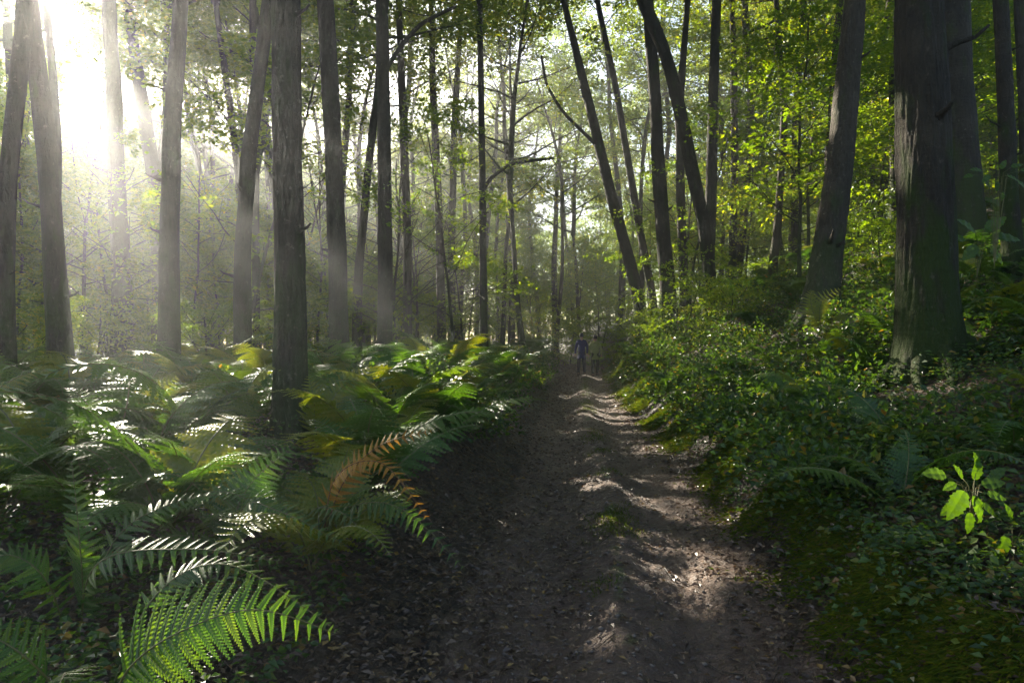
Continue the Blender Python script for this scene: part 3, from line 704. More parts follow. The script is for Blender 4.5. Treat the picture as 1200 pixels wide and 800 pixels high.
# ------------------------------------------------------------------ ferns
def pinna_mesh(name, seed, matl, rm, n=13, curl=.12):
    """one side leaflet of a frond along +X, length 1, toothed by its pinnules"""
    rng = np.random.default_rng(seed); mb = MB()
    t = np.linspace(.03, .97, n)
    w = .145 * (1 - t) ** .75 + .02
    P = []; D = []; Ls = []
    for sg in (-1, 1):
        for k in range(n):
            P.append((t[k], 0, -curl * t[k] ** 2)); D.append((.42, sg, -.10 + rng.normal(0, .06))); Ls.append(w[k] * (.9 + .2 * rng.random()))
    P = np.array(P); D = np.array(D); Ls = np.array(Ls)
    leaves6(mb, P, D, np.tile([0, 0, 1.0], (len(P), 1)), Ls, np.full(len(P), .105 / n * 11) * (.55 + .45 * (1 - np.tile(t, 2))), 0, fold=.06, droop=.12)
    tt = np.linspace(0, 1, 9); hw = (.145 * (1 - tt) ** .75 + .006) * .42; zz = -curl * tt ** 2
    V = np.stack([np.stack([tt, hw, zz + hw * .18], 1), np.stack([tt, 0 * tt, zz - .002], 1), np.stack([tt, -hw, zz + hw * .18], 1)], 1).reshape(-1, 3)
    F = []
    for k in range(8):
        a = k * 3; F += [(a, a + 1, a + 4), (a, a + 4, a + 3), (a + 1, a + 2, a + 5), (a + 1, a + 5, a + 4)]
    mb.add(V, F, 0)
    s = np.linspace(0, 1, 5)
    tube(mb, np.stack([s, 0 * s, -curl * s ** 2 + .002], 1), np.linspace(.009, .002, 5), 3, 1, cap=False)
    return mb.mesh(name, [matl, rm])
PINNA = {k: [pinna_mesh('pinna', 40 + i, m, rm) for i in range(2)] for k, m, rm in (('g', M_FERN, M_RACHIS), ('y', M_FERNY, M_RACHIS), ('o', M_FERNO, M_RACHISO))}

def frond_pts(L, droop, n=26, up=1.15, rng=None):
    """arching midrib in the XZ plane"""
    pts = [np.zeros(3)]; a = up
    for k in range(n):
        a -= droop / n * (.5 + 1.1 * k / n)
        pts.append(pts[-1] + np.array([math.cos(a), 0, math.sin(a)]) * L / n)
    return np.array(pts)
def add_pinna(mb, rng, o, d, nrm, L, detail, mat=0):
    t = np.linspace(.05, .95, detail); w = (.30 / detail * 5 * .145 / .2) * 0 + .15 * (1 - t) ** .7 + .025
    side = np.cross(nrm, d)
    P = np.concatenate([o + np.outer(t * L, d) - np.outer(.14 * L * t ** 2, nrm)] * 2)
    D = np.concatenate([d * .45 + side + 0 * P[:detail], d * .45 - side + 0 * P[:detail]]) + rng.normal(0, .06, (2 * detail, 3))
    Ls = np.concatenate([w, w]) * L
    leaves(mb, P, D, np.tile(nrm, (2 * detail, 1)), Ls, Ls * .4 + L * .75 / detail, mat, fold=.08, droop=.2)
    tt = np.array([0, .3, .6, 1.0]); hw = L * np.array([.05, .065, .05, .004]); c = o + np.outer(tt * L, d) - np.outer(.14 * L * tt ** 2, nrm)
    mb.add(np.concatenate([c + side * hw[:, None], c - side * hw[:, None]]), [(0, 4, 5), (0, 5, 1), (1, 5, 6), (1, 6, 2), (2, 6, 7), (2, 7, 3)], mat)
def frond_mesh(name, seed, L, droop, matl, rm, npair=20, detail=7, bare=.22, wide=.30, up=1.15):
    rng = np.random.default_rng(seed); mb = MB()
    C = frond_pts(L, droop, 26, up)
    C[:, 1] += .05 * L * np.sin(np.linspace(0, 2.2, 27)) * rng.normal(0, 1)
    tube(mb, C, np.linspace(.0065, .0015, 27) * (L / .9), 4, 1)
    for k in range(npair):
        u = bare + (1 - bare) * ((k + .3) / npair); q = u * 26; a = min(int(q), 25); o = lerp(C[a], C[a + 1], q - a)
        T = norm(C[a + 1] - C[a]); side = np.array([0, 1.0, 0]); nrm = norm(np.cross(T, side)) * -1
        if nrm[2] < 0 and a < 20: nrm = -nrm
        v = (u - bare) / (1 - bare)
        Lp = wide * L * (min(1, .55 + v * 2.2)) * (1 - v) ** .72 + .01
        for sg in (-1, 1):
            d = norm(side * sg + T * .38 + rng.normal(0, .06, 3) - np.array([0, 0, .12]))
            add_pinna(mb, rng, o, d, nrm, Lp * (.92 + .16 * rng.random()), detail)
    return mb.mesh(name, [matl, rm])
FROND = {}
for key, m, rm in (('g', M_FERN, M_RACHIS), ('y', M_FERNY, M_RACHIS), ('o', M_FERNO, M_RACHISO)):
    FROND[key] = [frond_mesh('frond', 60 + i, .95 + .1 * i, [1.6, 1.9, 1.3, 2.1][i], m, rm, up=[1.2, 1.3, 1.05, 1.35][i], wide=[.26, .30, .24, .28][i]) for i in range(4 if key == 'g' else 2)]
def fern_proto(i, key, nf, name='fern'):
    rng = np.random.default_rng(700 + i)
    t = obj(name, None, cat='fern')
    for k in range(nf):
        s = .75 + .45 * rng.random()
        part('frond', random.choice(FROND[key if rng.random() < .9 else ('y' if key == 'g' else key)]), t, rot=(rng.normal(0, .12), rng.normal(0, .15), k * 6.283 / nf + rng.normal(0, .35)), scale=s)
    return t
FP = [fern_proto(0, 'g', 6), fern_proto(1, 'g', 7), fern_proto(2, 'g', 5), fern_proto(3, 'y', 5), fern_proto(4, 'o', 5)]
usedF = [False] * 5
# single-mesh ferns for the distance, too small to show their fronds
def far_fern(seed, keymat, rm):
    rng = np.random.default_rng(seed); mbs = MB()
    for k in range(7):
        me = random.choice(FROND['g'])
        co = np.empty(len(me.vertices) * 3); me.vertices.foreach_get('co', co); co = co.reshape(-1, 3)
        fi = np.empty(len(me.loops), np.int32); me.loops.foreach_get('vertex_index', fi)
        a = k * .9 + rng.normal(0, .3); c, s = math.cos(a), math.sin(a); sc = .8 + .4 * rng.random()
        mbs.add((co * sc) @ np.array([[c, s, 0], [-s, c, 0], [0, 0, 1]]), fi.reshape(-1, 3), 0)
    return mbs.mesh('fern', [keymat])
FARF = [far_fern(1, M_FERN, 0), far_fern(2, M_FERN, 0), far_fern(3, M_FERNY, 0)]
placedF = []
def fern_label(kind, x, y, size=1.0):
    px = 600 + 800 * x / y
    colr = {0: 'green', 1: 'green', 2: 'green', 3: 'yellowing', 4: 'rust brown'}[kind]
    if x < float(path_c(y)):
        if px < -40: return f'{colr} fern past the left edge', 'ferns past the left edge'
        z = next(n for lim, n in ((90, 'two dark trunks at left'), (230, 'hazy sunbeam trunks'), (330, 'leaning bright rimmed trunk'), (425, 'trunk right of the broad one'), (520, 'arched branch trunk'), (2000, 'thin dark trunk')) if px < lim)
        if y < 7: nm = ('in front of the broad front trunk' if 290 < px < 390 else ('left of the broad front trunk' if px < 320 else 'by the path, right of the broad trunk')) if px > 130 else 'near the left edge'
        elif y < 14: nm = 'before the ' + z
        else: nm = 'behind the ' + z if px < 330 else 'on left bank by the ' + z
    else:
        if px > 1240: return f'{colr} fern past the right edge', 'ferns past the right edge'
        nm = ('near the massive trunk' if px > 900 else 'low on the mossy right bank') if y < 8 else (('right of the massive trunk' if px > 1090 else ('below the smooth leaning trunk' if px > 880 else 'on the slope right of the path')) if y < 16 else ('beside the walkers' if px < 800 else 'up behind the smooth leaning trunk'))
    sz = 'large ' if size > 1.1 else ('small ' if size < .8 else '')
    return f'{sz}{colr} fern {nm}', f'{sz}{colr} ferns {nm}'
def ferns(n, xr, yr, mind, seed, smin, smax, weights, rel=True, far=False):
    rng = np.random.default_rng(seed); c = 0; tries = 0
    while c < n and tries < 5000:
        tries += 1
        y = yr[0] + (yr[1] - yr[0]) * rng.random(); d = xr[0] + (xr[1] - xr[0]) * rng.random()
        x = float(path_c(y)) + d + (float(path_w(y)) if d > 0 else -float(path_w(y)))
        px = 600 + 800 * x / y
        if px < -120 or px > 1300: continue
        if any((x - a) ** 2 + (y - b) ** 2 < mind ** 2 for a, b in placedF): continue
        if 3.3 < x < 5.4 and 5.2 < y < 7.7: continue
        if -2.9 < x < -1.5 and 5.0 < y < 7.0: continue
        if 4.4 < x < 6.4 and 10 < y < 13.4: continue
        if any((x - a) ** 2 + (y - b) ** 2 < .3 ** 2 for a, b, _ in HERO): continue
        placedF.append((x, y))
        kind = int(rng.choice(5, p=weights))
        s = smin + (smax - smin) * rng.random()
        if far:
            fi = min(kind, 2) if kind < 3 else 2
            lab, grp = fern_label(0 if fi < 2 else 3, x, y, s)
            t = obj('fern', FARF[fi], label=lab, cat='fern', group=grp)
        else:
            t = FP[kind] if not usedF[kind] else copy_thing(FP[kind]); usedF[kind] = True
            lab, grp = fern_label(kind, x, y, s); t['label'] = lab; t['group'] = grp
        t.location = (x, y, tz(x, y) - .03); t.rotation_euler = (rng.normal(0, .1), rng.normal(0, .1), rng.random() * 6.28); t.scale = (s, s, s)
        c += 1
ferns(46, (-6.5, -.65), (4.2, 8.5), .42, 21, .65, 1.35, [.36, .34, .2, .10, 0])
ferns(85, (-9, -.6), (8, 15), .5, 22, .7, 1.3, [.33, .33, .22, .12, 0])
ferns(70, (-12, -.6), (14, 30), .8, 23, .9, 1.3, [.4, .4, .1, .1, 0], far=True)
ferns(55, (.8, 6), (4.5, 12), .5, 24, .5, .85, [.37, .31, .25, .07, 0])
ferns(50, (.6, 9), (10, 30), .8, 25, .7, 1.1, [.4, .4, .1, .1, 0], far=True)

# front ferns whose fronds and leaflets one can count
def hero_frond(parent, pts, width, key, nrm=(0.1, -.35, .9), npair=20, bare=.12, v0=.6):
    """pts: world points of the midrib; width: longest leaflet in metres"""
    base = parent.location
    q = np.array([tuple(Vector(p) - base) for p in pts]); m = 30
    s = np.linspace(0, len(q) - 1, m)
    def cr(i, f):
        p0 = q[max(i - 1, 0)]; p1 = q[i]; p2 = q[min(i + 1, len(q) - 1)]; p3 = q[min(i + 2, len(q) - 1)]
        return .5 * ((2 * p1) + (-p0 + p2) * f + (2 * p0 - 5 * p1 + 4 * p2 - p3) * f * f + (-p0 + 3 * p1 - 3 * p2 + p3) * f ** 3)
    C = np.array([cr(min(int(t), len(q) - 2), t - min(int(t), len(q) - 2)) for t in s])
    mb = MB(); tube(mb, C, np.linspace(.0055, .0012, m), 6, 0)
    f = part('frond', mb.mesh('frond_midrib', [M_RACHISO if key == 'o' else M_RACHIS], smooth=True), parent,
             label={'g': None, 'y': 'yellow green frond', 'o': 'rust orange withered frond'}[key])
    rng = np.random.default_rng(int(abs(q[0][0]) * 1000) + npair); N0 = np.array(nrm, float)
    for k in range(npair):
        u = bare + (1 - bare) * (k + .2) / npair; t = u * (m - 1); a = min(int(t), m - 2); o = lerp(C[a], C[a + 1], t - a)
        T = norm(C[a + 1] - C[a]); side = norm(np.cross(N0, T)); nn = np.cross(T, side)
        v = (u - bare) / (1 - bare); Lp = width * min(1, v0 + v * 2.0) * (1 - v) ** .7 + .008
        for sg in (-1, 1):
            d = norm(side * sg + T * .42 - nn * .10 + rng.normal(0, .05, 3)); sy = norm(np.cross(nn, d)); nz = np.cross(d, sy)
            M = Matrix(((d[0], sy[0], nz[0]), (d[1], sy[1], nz[1]), (d[2], sy[2], nz[2])))
            L = Lp * (.93 + .14 * rng.random())
            p = part('pinna', PINNA[key][k % 2], f, loc=Vector(o), scale=float(L)); p.rotation_euler = M.to_euler()
    return f
def hero_fern(bpx, bY, label, fronds):
    x = (bpx - 600) / 800 * bY; z = tz(x, bY)
    t = obj('fern', None, label=label, cat='fern', loc=(x, bY, z)); bpy.context.view_layer.update()
    for fr in fronds:
        pts = [world_at(a, b, c) for a, b, c in fr[0]]
        hero_frond(t, pts, *fr[1:])
    return t
hero_fern(110, 2.75, 'big green fern in the bottom left corner with one toothed frond arching to the right', [
    ([(120, 850, 2.55), (152, 782, 2.45), (215, 738, 2.4), (300, 714, 2.4), (392, 741, 2.5)], .23, 'g', (.15, -.75, .65), 22, .22, .9),
    ([(112, 880, 2.6), (60, 800, 2.3), (0, 750, 2.2), (-60, 745, 2.2)], .16, 'g', (0, -.5, .85), 16, .15),
    ([(115, 850, 2.7), (180, 700, 3.0), (270, 662, 3.1), (400, 742, 3.0)], .15, 'g', (.1, -.2, .95), 20, .3),
    ([(105, 850, 2.7), (80, 800, 2.2), (75, 790, 2.0), (60, 830, 1.8)], .13, 'g', (0, -.3, .95), 14, .2)])
hero_fern(85, 3.5, 'silvery fern at the left with an upright frond and one sweeping across', [
    ([(90, 790, 3.5), (97, 700, 3.4), (92, 620, 3.35), (84, 540, 3.4)], .19, 'g', (-.2, -.7, .7), 20, .28, .9),
    ([(95, 790, 3.45), (110, 665, 3.3), (220, 643, 3.3), (330, 658, 3.3)], .17, 'g', (.05, -.4, .9), 22, .22, .8),
    ([(88, 790, 3.5), (130, 640, 3.6), (200, 590, 3.8), (268, 578, 3.9)], .16, 'g', (.05, -.4, .9), 18, .25),
    ([(85, 790, 3.5), (60, 690, 3.2), (10, 650, 3.1), (-50, 680, 3.0)], .16, 'g', (-.1, -.4, .9), 18, .25)])
hero_fern(262, 4.1, 'bright green fern with an upright curling frond in front of the broad trunk', [
    ([(262, 730, 4.1), (272, 620, 4.05), (295, 565, 4.1), (345, 522, 4.3)], .25, 'g', (.3, -.75, .6), 22, .25, .8),
    ([(265, 730, 4.1), (282, 600, 3.9), (330, 600, 3.8), (402, 636, 3.75)], .17, 'g', (.1, -.5, .85), 20, .25),
    ([(260, 730, 4.1), (235, 640, 4.0), (190, 630, 3.9), (140, 660, 3.8)], .15, 'g', (-.1, -.5, .85), 18, .25)])
hero_fern(372, 4.6, 'fern with a rust orange frond drooping toward the path', [
    ([(372, 660, 4.6), (378, 610, 4.4), (440, 588, 4.2), (490, 610, 4.1), (545, 668, 4.0)], .20, 'g', (.1, -.45, .9), 24, .2, .7),
    ([(378, 650, 4.4), (392, 562, 4.3), (446, 542, 4.15), (502, 608, 3.95)], .17, 'o', (.1, -.4, .9), 22, .2),
    ([(375, 650, 4.4), (400, 570, 4.4), (445, 522, 4.4), (508, 504, 4.4)], .15, 'o', (.1, -.6, .8), 18, .25),
    ([(370, 650, 4.6), (365, 600, 4.4), (400, 600, 4.2), (440, 640, 4.1)], .15, 'g', (.1, -.4, .9), 16, .2)])
hero_fern(150, 6.3, 'fern with a single yellow frond held up before the sunbeam trunks', [
    ([(140, 560, 6.3), (150, 500, 6.2), (172, 468, 6.2), (208, 441, 6.3)], .30, 'y', (.2, -.7, .6), 18, .25),
    ([(140, 560, 6.3), (120, 510, 6.2), (90, 495, 6.1), (50, 510, 6.0)], .25, 'g', (-.2, -.5, .8), 16, .2),
    ([(140, 560, 6.3), (160, 520, 6.0), (200, 515, 5.9), (240, 540, 5.8)], .25, 'g', (.2, -.5, .8), 16, .2)])
hero_fern(385, 6.8, 'tall yellow green fern upright beside the broad front trunk', [
    ([(385, 560, 6.8), (380, 500, 6.8), (395, 460, 6.8), (432, 432, 6.9)], .32, 'y', (.2, -.8, .5), 20, .2),
    ([(385, 560, 6.8), (370, 500, 6.7), (368, 470, 6.6), (362, 440, 6.6)], .26, 'y', (-.1, -.8, .5), 18, .25),
    ([(385, 560, 6.8), (400, 510, 6.6), (430, 490, 6.5), (470, 500, 6.4)], .26, 'g', (.1, -.5, .8), 16, .2)])
hero_fern(965, 9.5, 'bright fern in front of the smooth leaning trunk foot', [
    ([(965, 395, 9.5), (960, 370, 9.4), (965, 350, 9.4), (985, 338, 9.5)], .22, 'y', (.1, -.8, .5), 14, .2),
    ([(965, 395, 9.5), (955, 372, 9.4), (950, 352, 9.4), (952, 340, 9.4)], .2, 'y', (-.1, -.8, .5), 14, .2),
    ([(965, 395, 9.5), (975, 375, 9.2), (990, 370, 9.1), (1005, 380, 9.0)], .2, 'y', (.1, -.5, .8), 14, .2)])

# ------------------------------------------------------------------ uncountable ground cover, litter, moss
def scatter(n, dlo, dhi, ylo, yhi, seed, ypow=1.7, keep=None, sides=(1,)):
    rng = np.random.default_rng(seed)
    y = ylo * (yhi / ylo) ** (rng.random(n) ** (1 / ypow) if ypow < 1 else rng.random(n))
    d = dlo + (dhi - dlo) * rng.random(n)
    x = path_c(y) + sides[0] * (path_w(y) + d)
    if keep is not None:
        k = keep(x, y, d, rng); x, y, d = x[k], y[k], d[k]
    return x, y, d, rng
def visible(x, y): return (np.abs(x / np.maximum(y, .1)) < .95)
def build_cover():
    # little leafy plants: each a few leaves on a short stalk
    for nm, lab, sides, mult, dlo, seed in (('ground_cover', 'mixed low leafy plants covering the right bank', (1,), 1.0, .12, 81), ('undergrowth', 'low leafy undergrowth below the ferns on the left bank', (-1,), .5, .55, 82)):
        mb = MB()
        n = int(46000 * mult)
        def keep(x, y, d, rng):
            cl = fbm(x * 1.1, y * 1.1, 71, 3)
            return visible(x, y) & (rng.random(len(x)) < np.clip(.55 + 1.4 * cl, .06, 1))
        x, y, d, rng = scatter(n, dlo, 13, 2.0, 34, seed, keep=keep, sides=sides)
        # bias towards the path edge
        z = terrain(x, y)
        m = 6; N = len(x)
        h = (.05 + .22 * rng.random(N)) * np.clip(.35 + d * .9, .3, 1.2)
        az = rng.random((N, m)) * 6.283
        rad = (.02 + .07 * rng.random((N, m)))
        sc = (.75 + .02 * y)[:, None]
        P = np.stack([x[:, None] + np.cos(az) * rad * sc, y[:, None] + np.sin(az) * rad * sc, z[:, None] + h[:, None] * (.45 + .55 * rng.random((N, m)))], -1).reshape(-1, 3)
        D = np.stack([np.cos(az), np.sin(az), rng.normal(.05, .3, (N, m))], -1).reshape(-1, 3)
        Nn = np.array([-.25 * sides[0], -.15, 1.0]) + rng.normal(0, .33, (N * m, 3))
        s = ((.035 + .035 * rng.random((N, 1))) * (.8 + .4 * rng.random((N, m))) * sc).ravel()
        leaves(mb, P, D, Nn, s, s * .7, 0, fold=.15, droop=.15)
        nb = 420 if sides[0] > 0 else 200
        yb = (5 if sides[0] > 0 else 7) * (4.6) ** rng.random(nb); db = (.45 if sides[0] > 0 else .5) + 7 * rng.random(nb) ** 1.4; xb = path_c(yb) + sides[0] * (path_w(yb) + db)
        for i in range(nb):
            if abs(xb[i] / yb[i]) > .9 or any((xb[i] - a) ** 2 + (yb[i] - b) ** 2 < .35 for a, b, _ in HERO): continue
            if 3.4 < xb[i] < 5.3 and 5.4 < yb[i] < 7.7: continue
            r = .22 + .3 * rng.random() + .004 * yb[i]; mm = int(110 + 60 * rng.random()); u = norm(rng.normal(0, 1, (mm, 3))); u[:, 2] = np.abs(u[:, 2]); q = rng.random(mm)[:, None] ** .35
            c = np.array([xb[i], yb[i], tz(xb[i], yb[i])]); P = c + u * q * (r * 1.3, r * 1.3, r * .95)
            leaves(mb, P, u * (1, 1, .3) + rng.normal(0, .5, (mm, 3)), u * .5 + (0, 0, .8) + rng.normal(0, .35, (mm, 3)), (.045 + .035 * rng.random(mm)) * (1 + .02 * yb[i]), .045 * (1 + .02 * yb[i]), 0)
        obj(nm, mb.mesh(nm, [M_COVER]), label=lab, cat='plants', kind='stuff')
    # fallen leaves everywhere
    mb = MB(); rng = np.random.default_rng(83); n = 90000
    y = 1.9 * (40 / 1.9) ** rng.random(n); x = path_c(y) + rng.normal(0, 1, n) * 3.2
    s = x - path_c(y); w = path_w(y)
    inpath = np.clip(1 - sstep(-.5, .0, np.abs(s + .0) - w), 0, 1)
    k = visible(x, y) & (rng.random(n) < (1 - .84 * inpath * (1 - .5 * (s < -.2))))
    x, y = x[k], y[k]; n = len(x)
    z = terrain(x, y, True) + .008 + .01 * rng.random(n)
    a = rng.random(n) * 6.283; L = (.02 + .034 * rng.random(n)) * (1 + .03 * y)
    leaves(mb, np.stack([x, y, z], 1), np.stack([np.cos(a), np.sin(a), rng.normal(.12, .18, n)], 1), np.array([0, 0, 1.0]) + rng.normal(0, .35, (n, 3)), L, L * .6, 0, fold=.22, droop=.1)
    obj('fallen_leaves', mb.mesh('fallen_leaves', [M_LITTER]), label='brown fallen leaves strewn over the banks and the path', cat='leaf litter', kind='stuff')
    # pebbles and twigs on the trodden earth
    mb = MB(); n = 2600; y = 2.5 * (26 / 2.5) ** rng.random(n); x = path_c(y) + rng.normal(0, .62, n); z = terrain(x, y, True)
    ico_v = norm(np.array([(0, 0, 1), (.9, 0, .45), (.28, .85, .45), (-.72, .53, .45), (-.72, -.53, .45), (.28, -.85, .45), (0, 0, -1)], float))
    ico_f = np.array([(0, 1, 2), (0, 2, 3), (0, 3, 4), (0, 4, 5), (0, 5, 1), (6, 2, 1), (6, 3, 2), (6, 4, 3), (6, 5, 4), (6, 1, 5)])
    for i in range(n):
        r = .006 + .016 * rng.random() ** 3; v = ico_v * (r * (.7 + .6 * rng.random(3))) * (1 + rng.normal(0, .12, (7, 1)))
        a = rng.random() * 6.28; c, s_ = math.cos(a), math.sin(a); v = v @ np.array([[c, s_, 0], [-s_, c, 0], [0, 0, .7]])
        mb.add(v + (x[i], y[i], z[i] + r * .2), ico_f)
    obj('pebbles', mb.mesh('pebbles', [M_STONE], smooth=True), label='small pebbles pressed into the earth of the path', cat='pebbles', kind='stuff')
    mb = MB()
    for i in range(500):
        yy = 2.6 * (20 / 2.6) ** rng.random(); xx = float(path_c(yy)) + rng.normal(0, 1.6); a = rng.random() * 6.28; L = .05 + .2 * rng.random() ** 2
        t = np.linspace(-.5, .5, 4); X = xx + t * L * math.cos(a); Yv = yy + t * L * math.sin(a) + rng.normal(0, .006, 4)
        tube(mb, np.stack([X, Yv, terrain(X, Yv, True) + .008], 1), np.linspace(.0035, .0015, 4), 4)
    obj('twigs', mb.mesh('twigs', [M_TWIG]), label='broken twigs scattered on the path and banks', cat='twigs', kind='stuff')
    # moss and short grass hanging over the right edge, and along the middle ridge
    mb = MB(); n = 130000
    y = 2.1 * (32 / 2.1) ** rng.random(n); d = rng.normal(.36, .17, n)
    x = path_c(y) + path_w(y) + d
    cl = fbm(x * 1.6 + 9, y * .9, 91, 3); cl = fbm(y * 1.25, x * .8, 61, 2) + .5 * cl; k = (cl * 1.6 + .05 + .5 * sstep(6, 11, y) > rng.random(n) * .6) & visible(x, y); x, y, d = x[k], y[k], d[k]; n = len(x)
    z = terrain(x, y, True); L = (.022 + .035 * rng.random(n)) * (.75 + .06 * y)
    D = np.stack([-.9 + rng.normal(0, .35, n), rng.normal(-.1, .35, n), rng.normal(.45, .35, n)], 1)
    leaves(mb, np.stack([x, y, z], 1), D, np.array([-.3, 0, 1.0]) + rng.normal(0, .3, (n, 3)), L, L * .13 + .002, 0, fold=.05, droop=.55)
    n = 12000; y = 4.5 * (26 / 4.5) ** rng.random(n); x = path_c(y) + .05 + rng.normal(0, .13, n); cl = fbm(x * 1.1 + 4, y * 1.3, 93, 2); k = cl + .25 * rng.random(n) > .2; x, y = x[k], y[k]; n = len(x)
    z = terrain(x, y, True); L = .014 + .032 * rng.random(n)
    leaves(mb, np.stack([x, y, z], 1), np.stack([rng.normal(0, .5, n), rng.normal(0, .5, n), np.full(n, .8)], 1), np.array([0, -1.0, .3]) + rng.normal(0, .4, (n, 3)), L, L * .12 + .002, 0, fold=.05, droop=.3)
    obj('moss_and_grass', mb.mesh('moss_and_grass', [M_MOSSB]), label='bright moss and short grass along the path edge and its middle ridge', cat='moss', kind='stuff')
build_cover()

# ------------------------------------------------------------------ bright shoot low on the right bank, each leaf a part
def lobed_leaf(seed):
    rng = np.random.default_rng(seed); mb = MB(); n = 60
    t = np.linspace(0, 1, n // 2 + 1)
    w = .27 * np.sin(np.pi * t ** .7) ** .75 * (1 + .10 * np.cos(t * 50 + seed) + .06 * np.cos(t * 19)); w[0] = w[-1] = 0
    V = [(0, 0, 0)] ; rows = []
    for k, tt in enumerate(t):
        z = -.22 * tt ** 2 + .015 * math.sin(tt * 22 + seed)
        rows.append([(tt, w[k], z + .10 * w[k]), (tt, w[k] * .5, z + .09 * w[k]), (tt, 0, z), (tt, -w[k] * .5, z + .09 * w[k]), (tt, -w[k], z + .10 * w[k])])
    V = np.array(rows).reshape(-1, 3); F = []
    for k in range(len(t) - 1):
        for j in range(4):
            a = k * 5 + j; F += [(a, a + 5, a + 6), (a, a + 6, a + 1)]
    mb.add(V, F); tube(mb, [(-.2, 0, .03), (0, 0, 0)], .008, 4, 1)
    return mb.mesh('shoot_leaf', [M_BRIGHT, M_RACHIS])
LOBE = [lobed_leaf(i) for i in range(2)]
def leafy_shoot(bpx, bpy_, Y, label, spec, name='seedling', cat='seedling'):
    x = (bpx - 600) / 800 * Y; base = Vector((x, Y, tz(x, Y)))
    t = obj(name, None, label=label, cat=cat, loc=base)
    mb = MB(); tips = [world_at(a, b, c) - base for a, b, c, *_ in spec]
    cen = sum(tips, Vector()) / len(tips)
    for k, p in enumerate(tips):
        q = np.array([tuple(Vector((0, 0, 0))), tuple(cen * .5 + Vector((0, 0, .03))), tuple(lerp(cen, p, .4)), tuple(p)])
        tube(mb, q, [.0025, .0022, .002, .0015], 5)
    part('stem', mb.mesh('stem', [M_RACHIS], smooth=True), t)
    for k, (a, b, c, ang, size) in enumerate(spec):
        p = tips[k]; d = norm(np.array([math.cos(R(ang)), -.25, math.sin(R(ang))])); nn = norm(np.array([.2, -.7, .6])); sy = norm(np.cross(nn, d)); nz = np.cross(d, sy)
        M = Matrix(((d[0], sy[0], nz[0]), (d[1], sy[1], nz[1]), (d[2], sy[2], nz[2])))
        l = part('leaf', LOBE[k % 2], t, loc=p, scale=size); l.rotation_euler = M.to_euler()
    return t
leafy_shoot(1142, 640, 3.6, 'bright lime green toothed leaves of a seedling low on the right bank', [
    (1108, 556, 3.5, 170, .13), (1130, 575, 3.45, -125, .17), (1120, 590, 3.5, -150, .1), (1136, 600, 3.5, -95, .11), (1156, 578, 3.5, -10, .1), (1145, 548, 3.6, 100, .09), (1142, 562, 3.6, 80, .12), (1150, 568, 3.6, 15, .12), (1140, 580, 3.5, -70, .14), (1160, 560, 3.7, 40, .10), (1168, 600, 3.6, -20, .13), (1128, 560, 3.6, 120, .09), (1150, 590, 3.6, -35, .1), (1120, 566, 3.6, 200, .08)])
leafy_shoot(1188, 700, 3.5, 'yellowing toothed leaves of a seedling at the right edge', [
    (1180, 628, 3.4, -120, .13), (1192, 640, 3.4, -60, .14), (1198, 620, 3.5, 20, .12), (1186, 610, 3.5, 110, .1), (1176, 650, 3.4, -150, .1), (1200, 665, 3.4, -90, .12), (1170, 636, 3.5, 170, .08), (1190, 675, 3.4, -110, .1)])
leafy_shoot(1160, 300, 7.2, 'pale leafy twig between the massive trunk and the right edge', [
    (1150, 200, 7.2, 170, .13), (1160, 205, 7.2, -140, .12), (1172, 198, 7.2, 60, .11), (1180, 206, 7.2, -20, .13), (1192, 212, 7.2, -40, .14), (1168, 212, 7.2, -90, .12), (1140, 205, 7.2, 190, .11), (1175, 225, 7.2, -100, .1), (1155, 212, 7.3, -60, .11), (1185, 196, 7.1, 20, .12), (1196, 200, 7.2, 10, .12)])
leafy_shoot(1140, 330, 8.8, 'low green leaves behind the massive trunk on the right bank', [
    (1130, 280, 8.8, 170, .3), (1142, 272, 8.8, 140, .3), (1155, 270, 8.8, 40, .3), (1165, 278, 8.8, 0, .32), (1145, 288, 8.8, -140, .28), (1160, 290, 8.8, -50, .28)])
# bushes
def bush(px, Y, s, k, label, grp=None):
    x = (px - 600) / 800 * Y
    t = obj('bush', BUSH[k], label=label, cat='bush', loc=(x, Y, tz(x, Y) - .05), group=grp); t.scale = (s,) * 3; t.rotation_euler = (0, 0, px)
    return t
bush(752, 21, .8, 0, 'yellow green bush at the path edge just right of the walkers')
bush(800, 18, 1.1, 1, 'leafy bush below the crossing mossy trunks')
bush(858, 16, .7, 0, 'leafy bush on the slope left of the smooth leaning trunk')
bush(700, 36, 1.6, 1, 'dark bush beyond the walkers on the path')
bush(668, 40, 1.6, 0, 'dark bush beyond the walkers, left of the path')
bush(640, 34, 1.3, 1, 'bush on the left bank level with the walkers')
bush(1035, 15, .8, 0, 'bush between the smooth leaning trunk and the massive one')
bush(30, 13, 1.0, 1, 'bush between the two dark trunks at the left edge')
bush(240, 15, 1.0, 0, 'bush behind the silver ferns between the hazy trunks')
bush(110, 16, 1.1, 0, 'bush left of the first sunbeam trunk')
bush(345, 17, 1.0, 1, 'bush peeping out behind the broad front trunk')

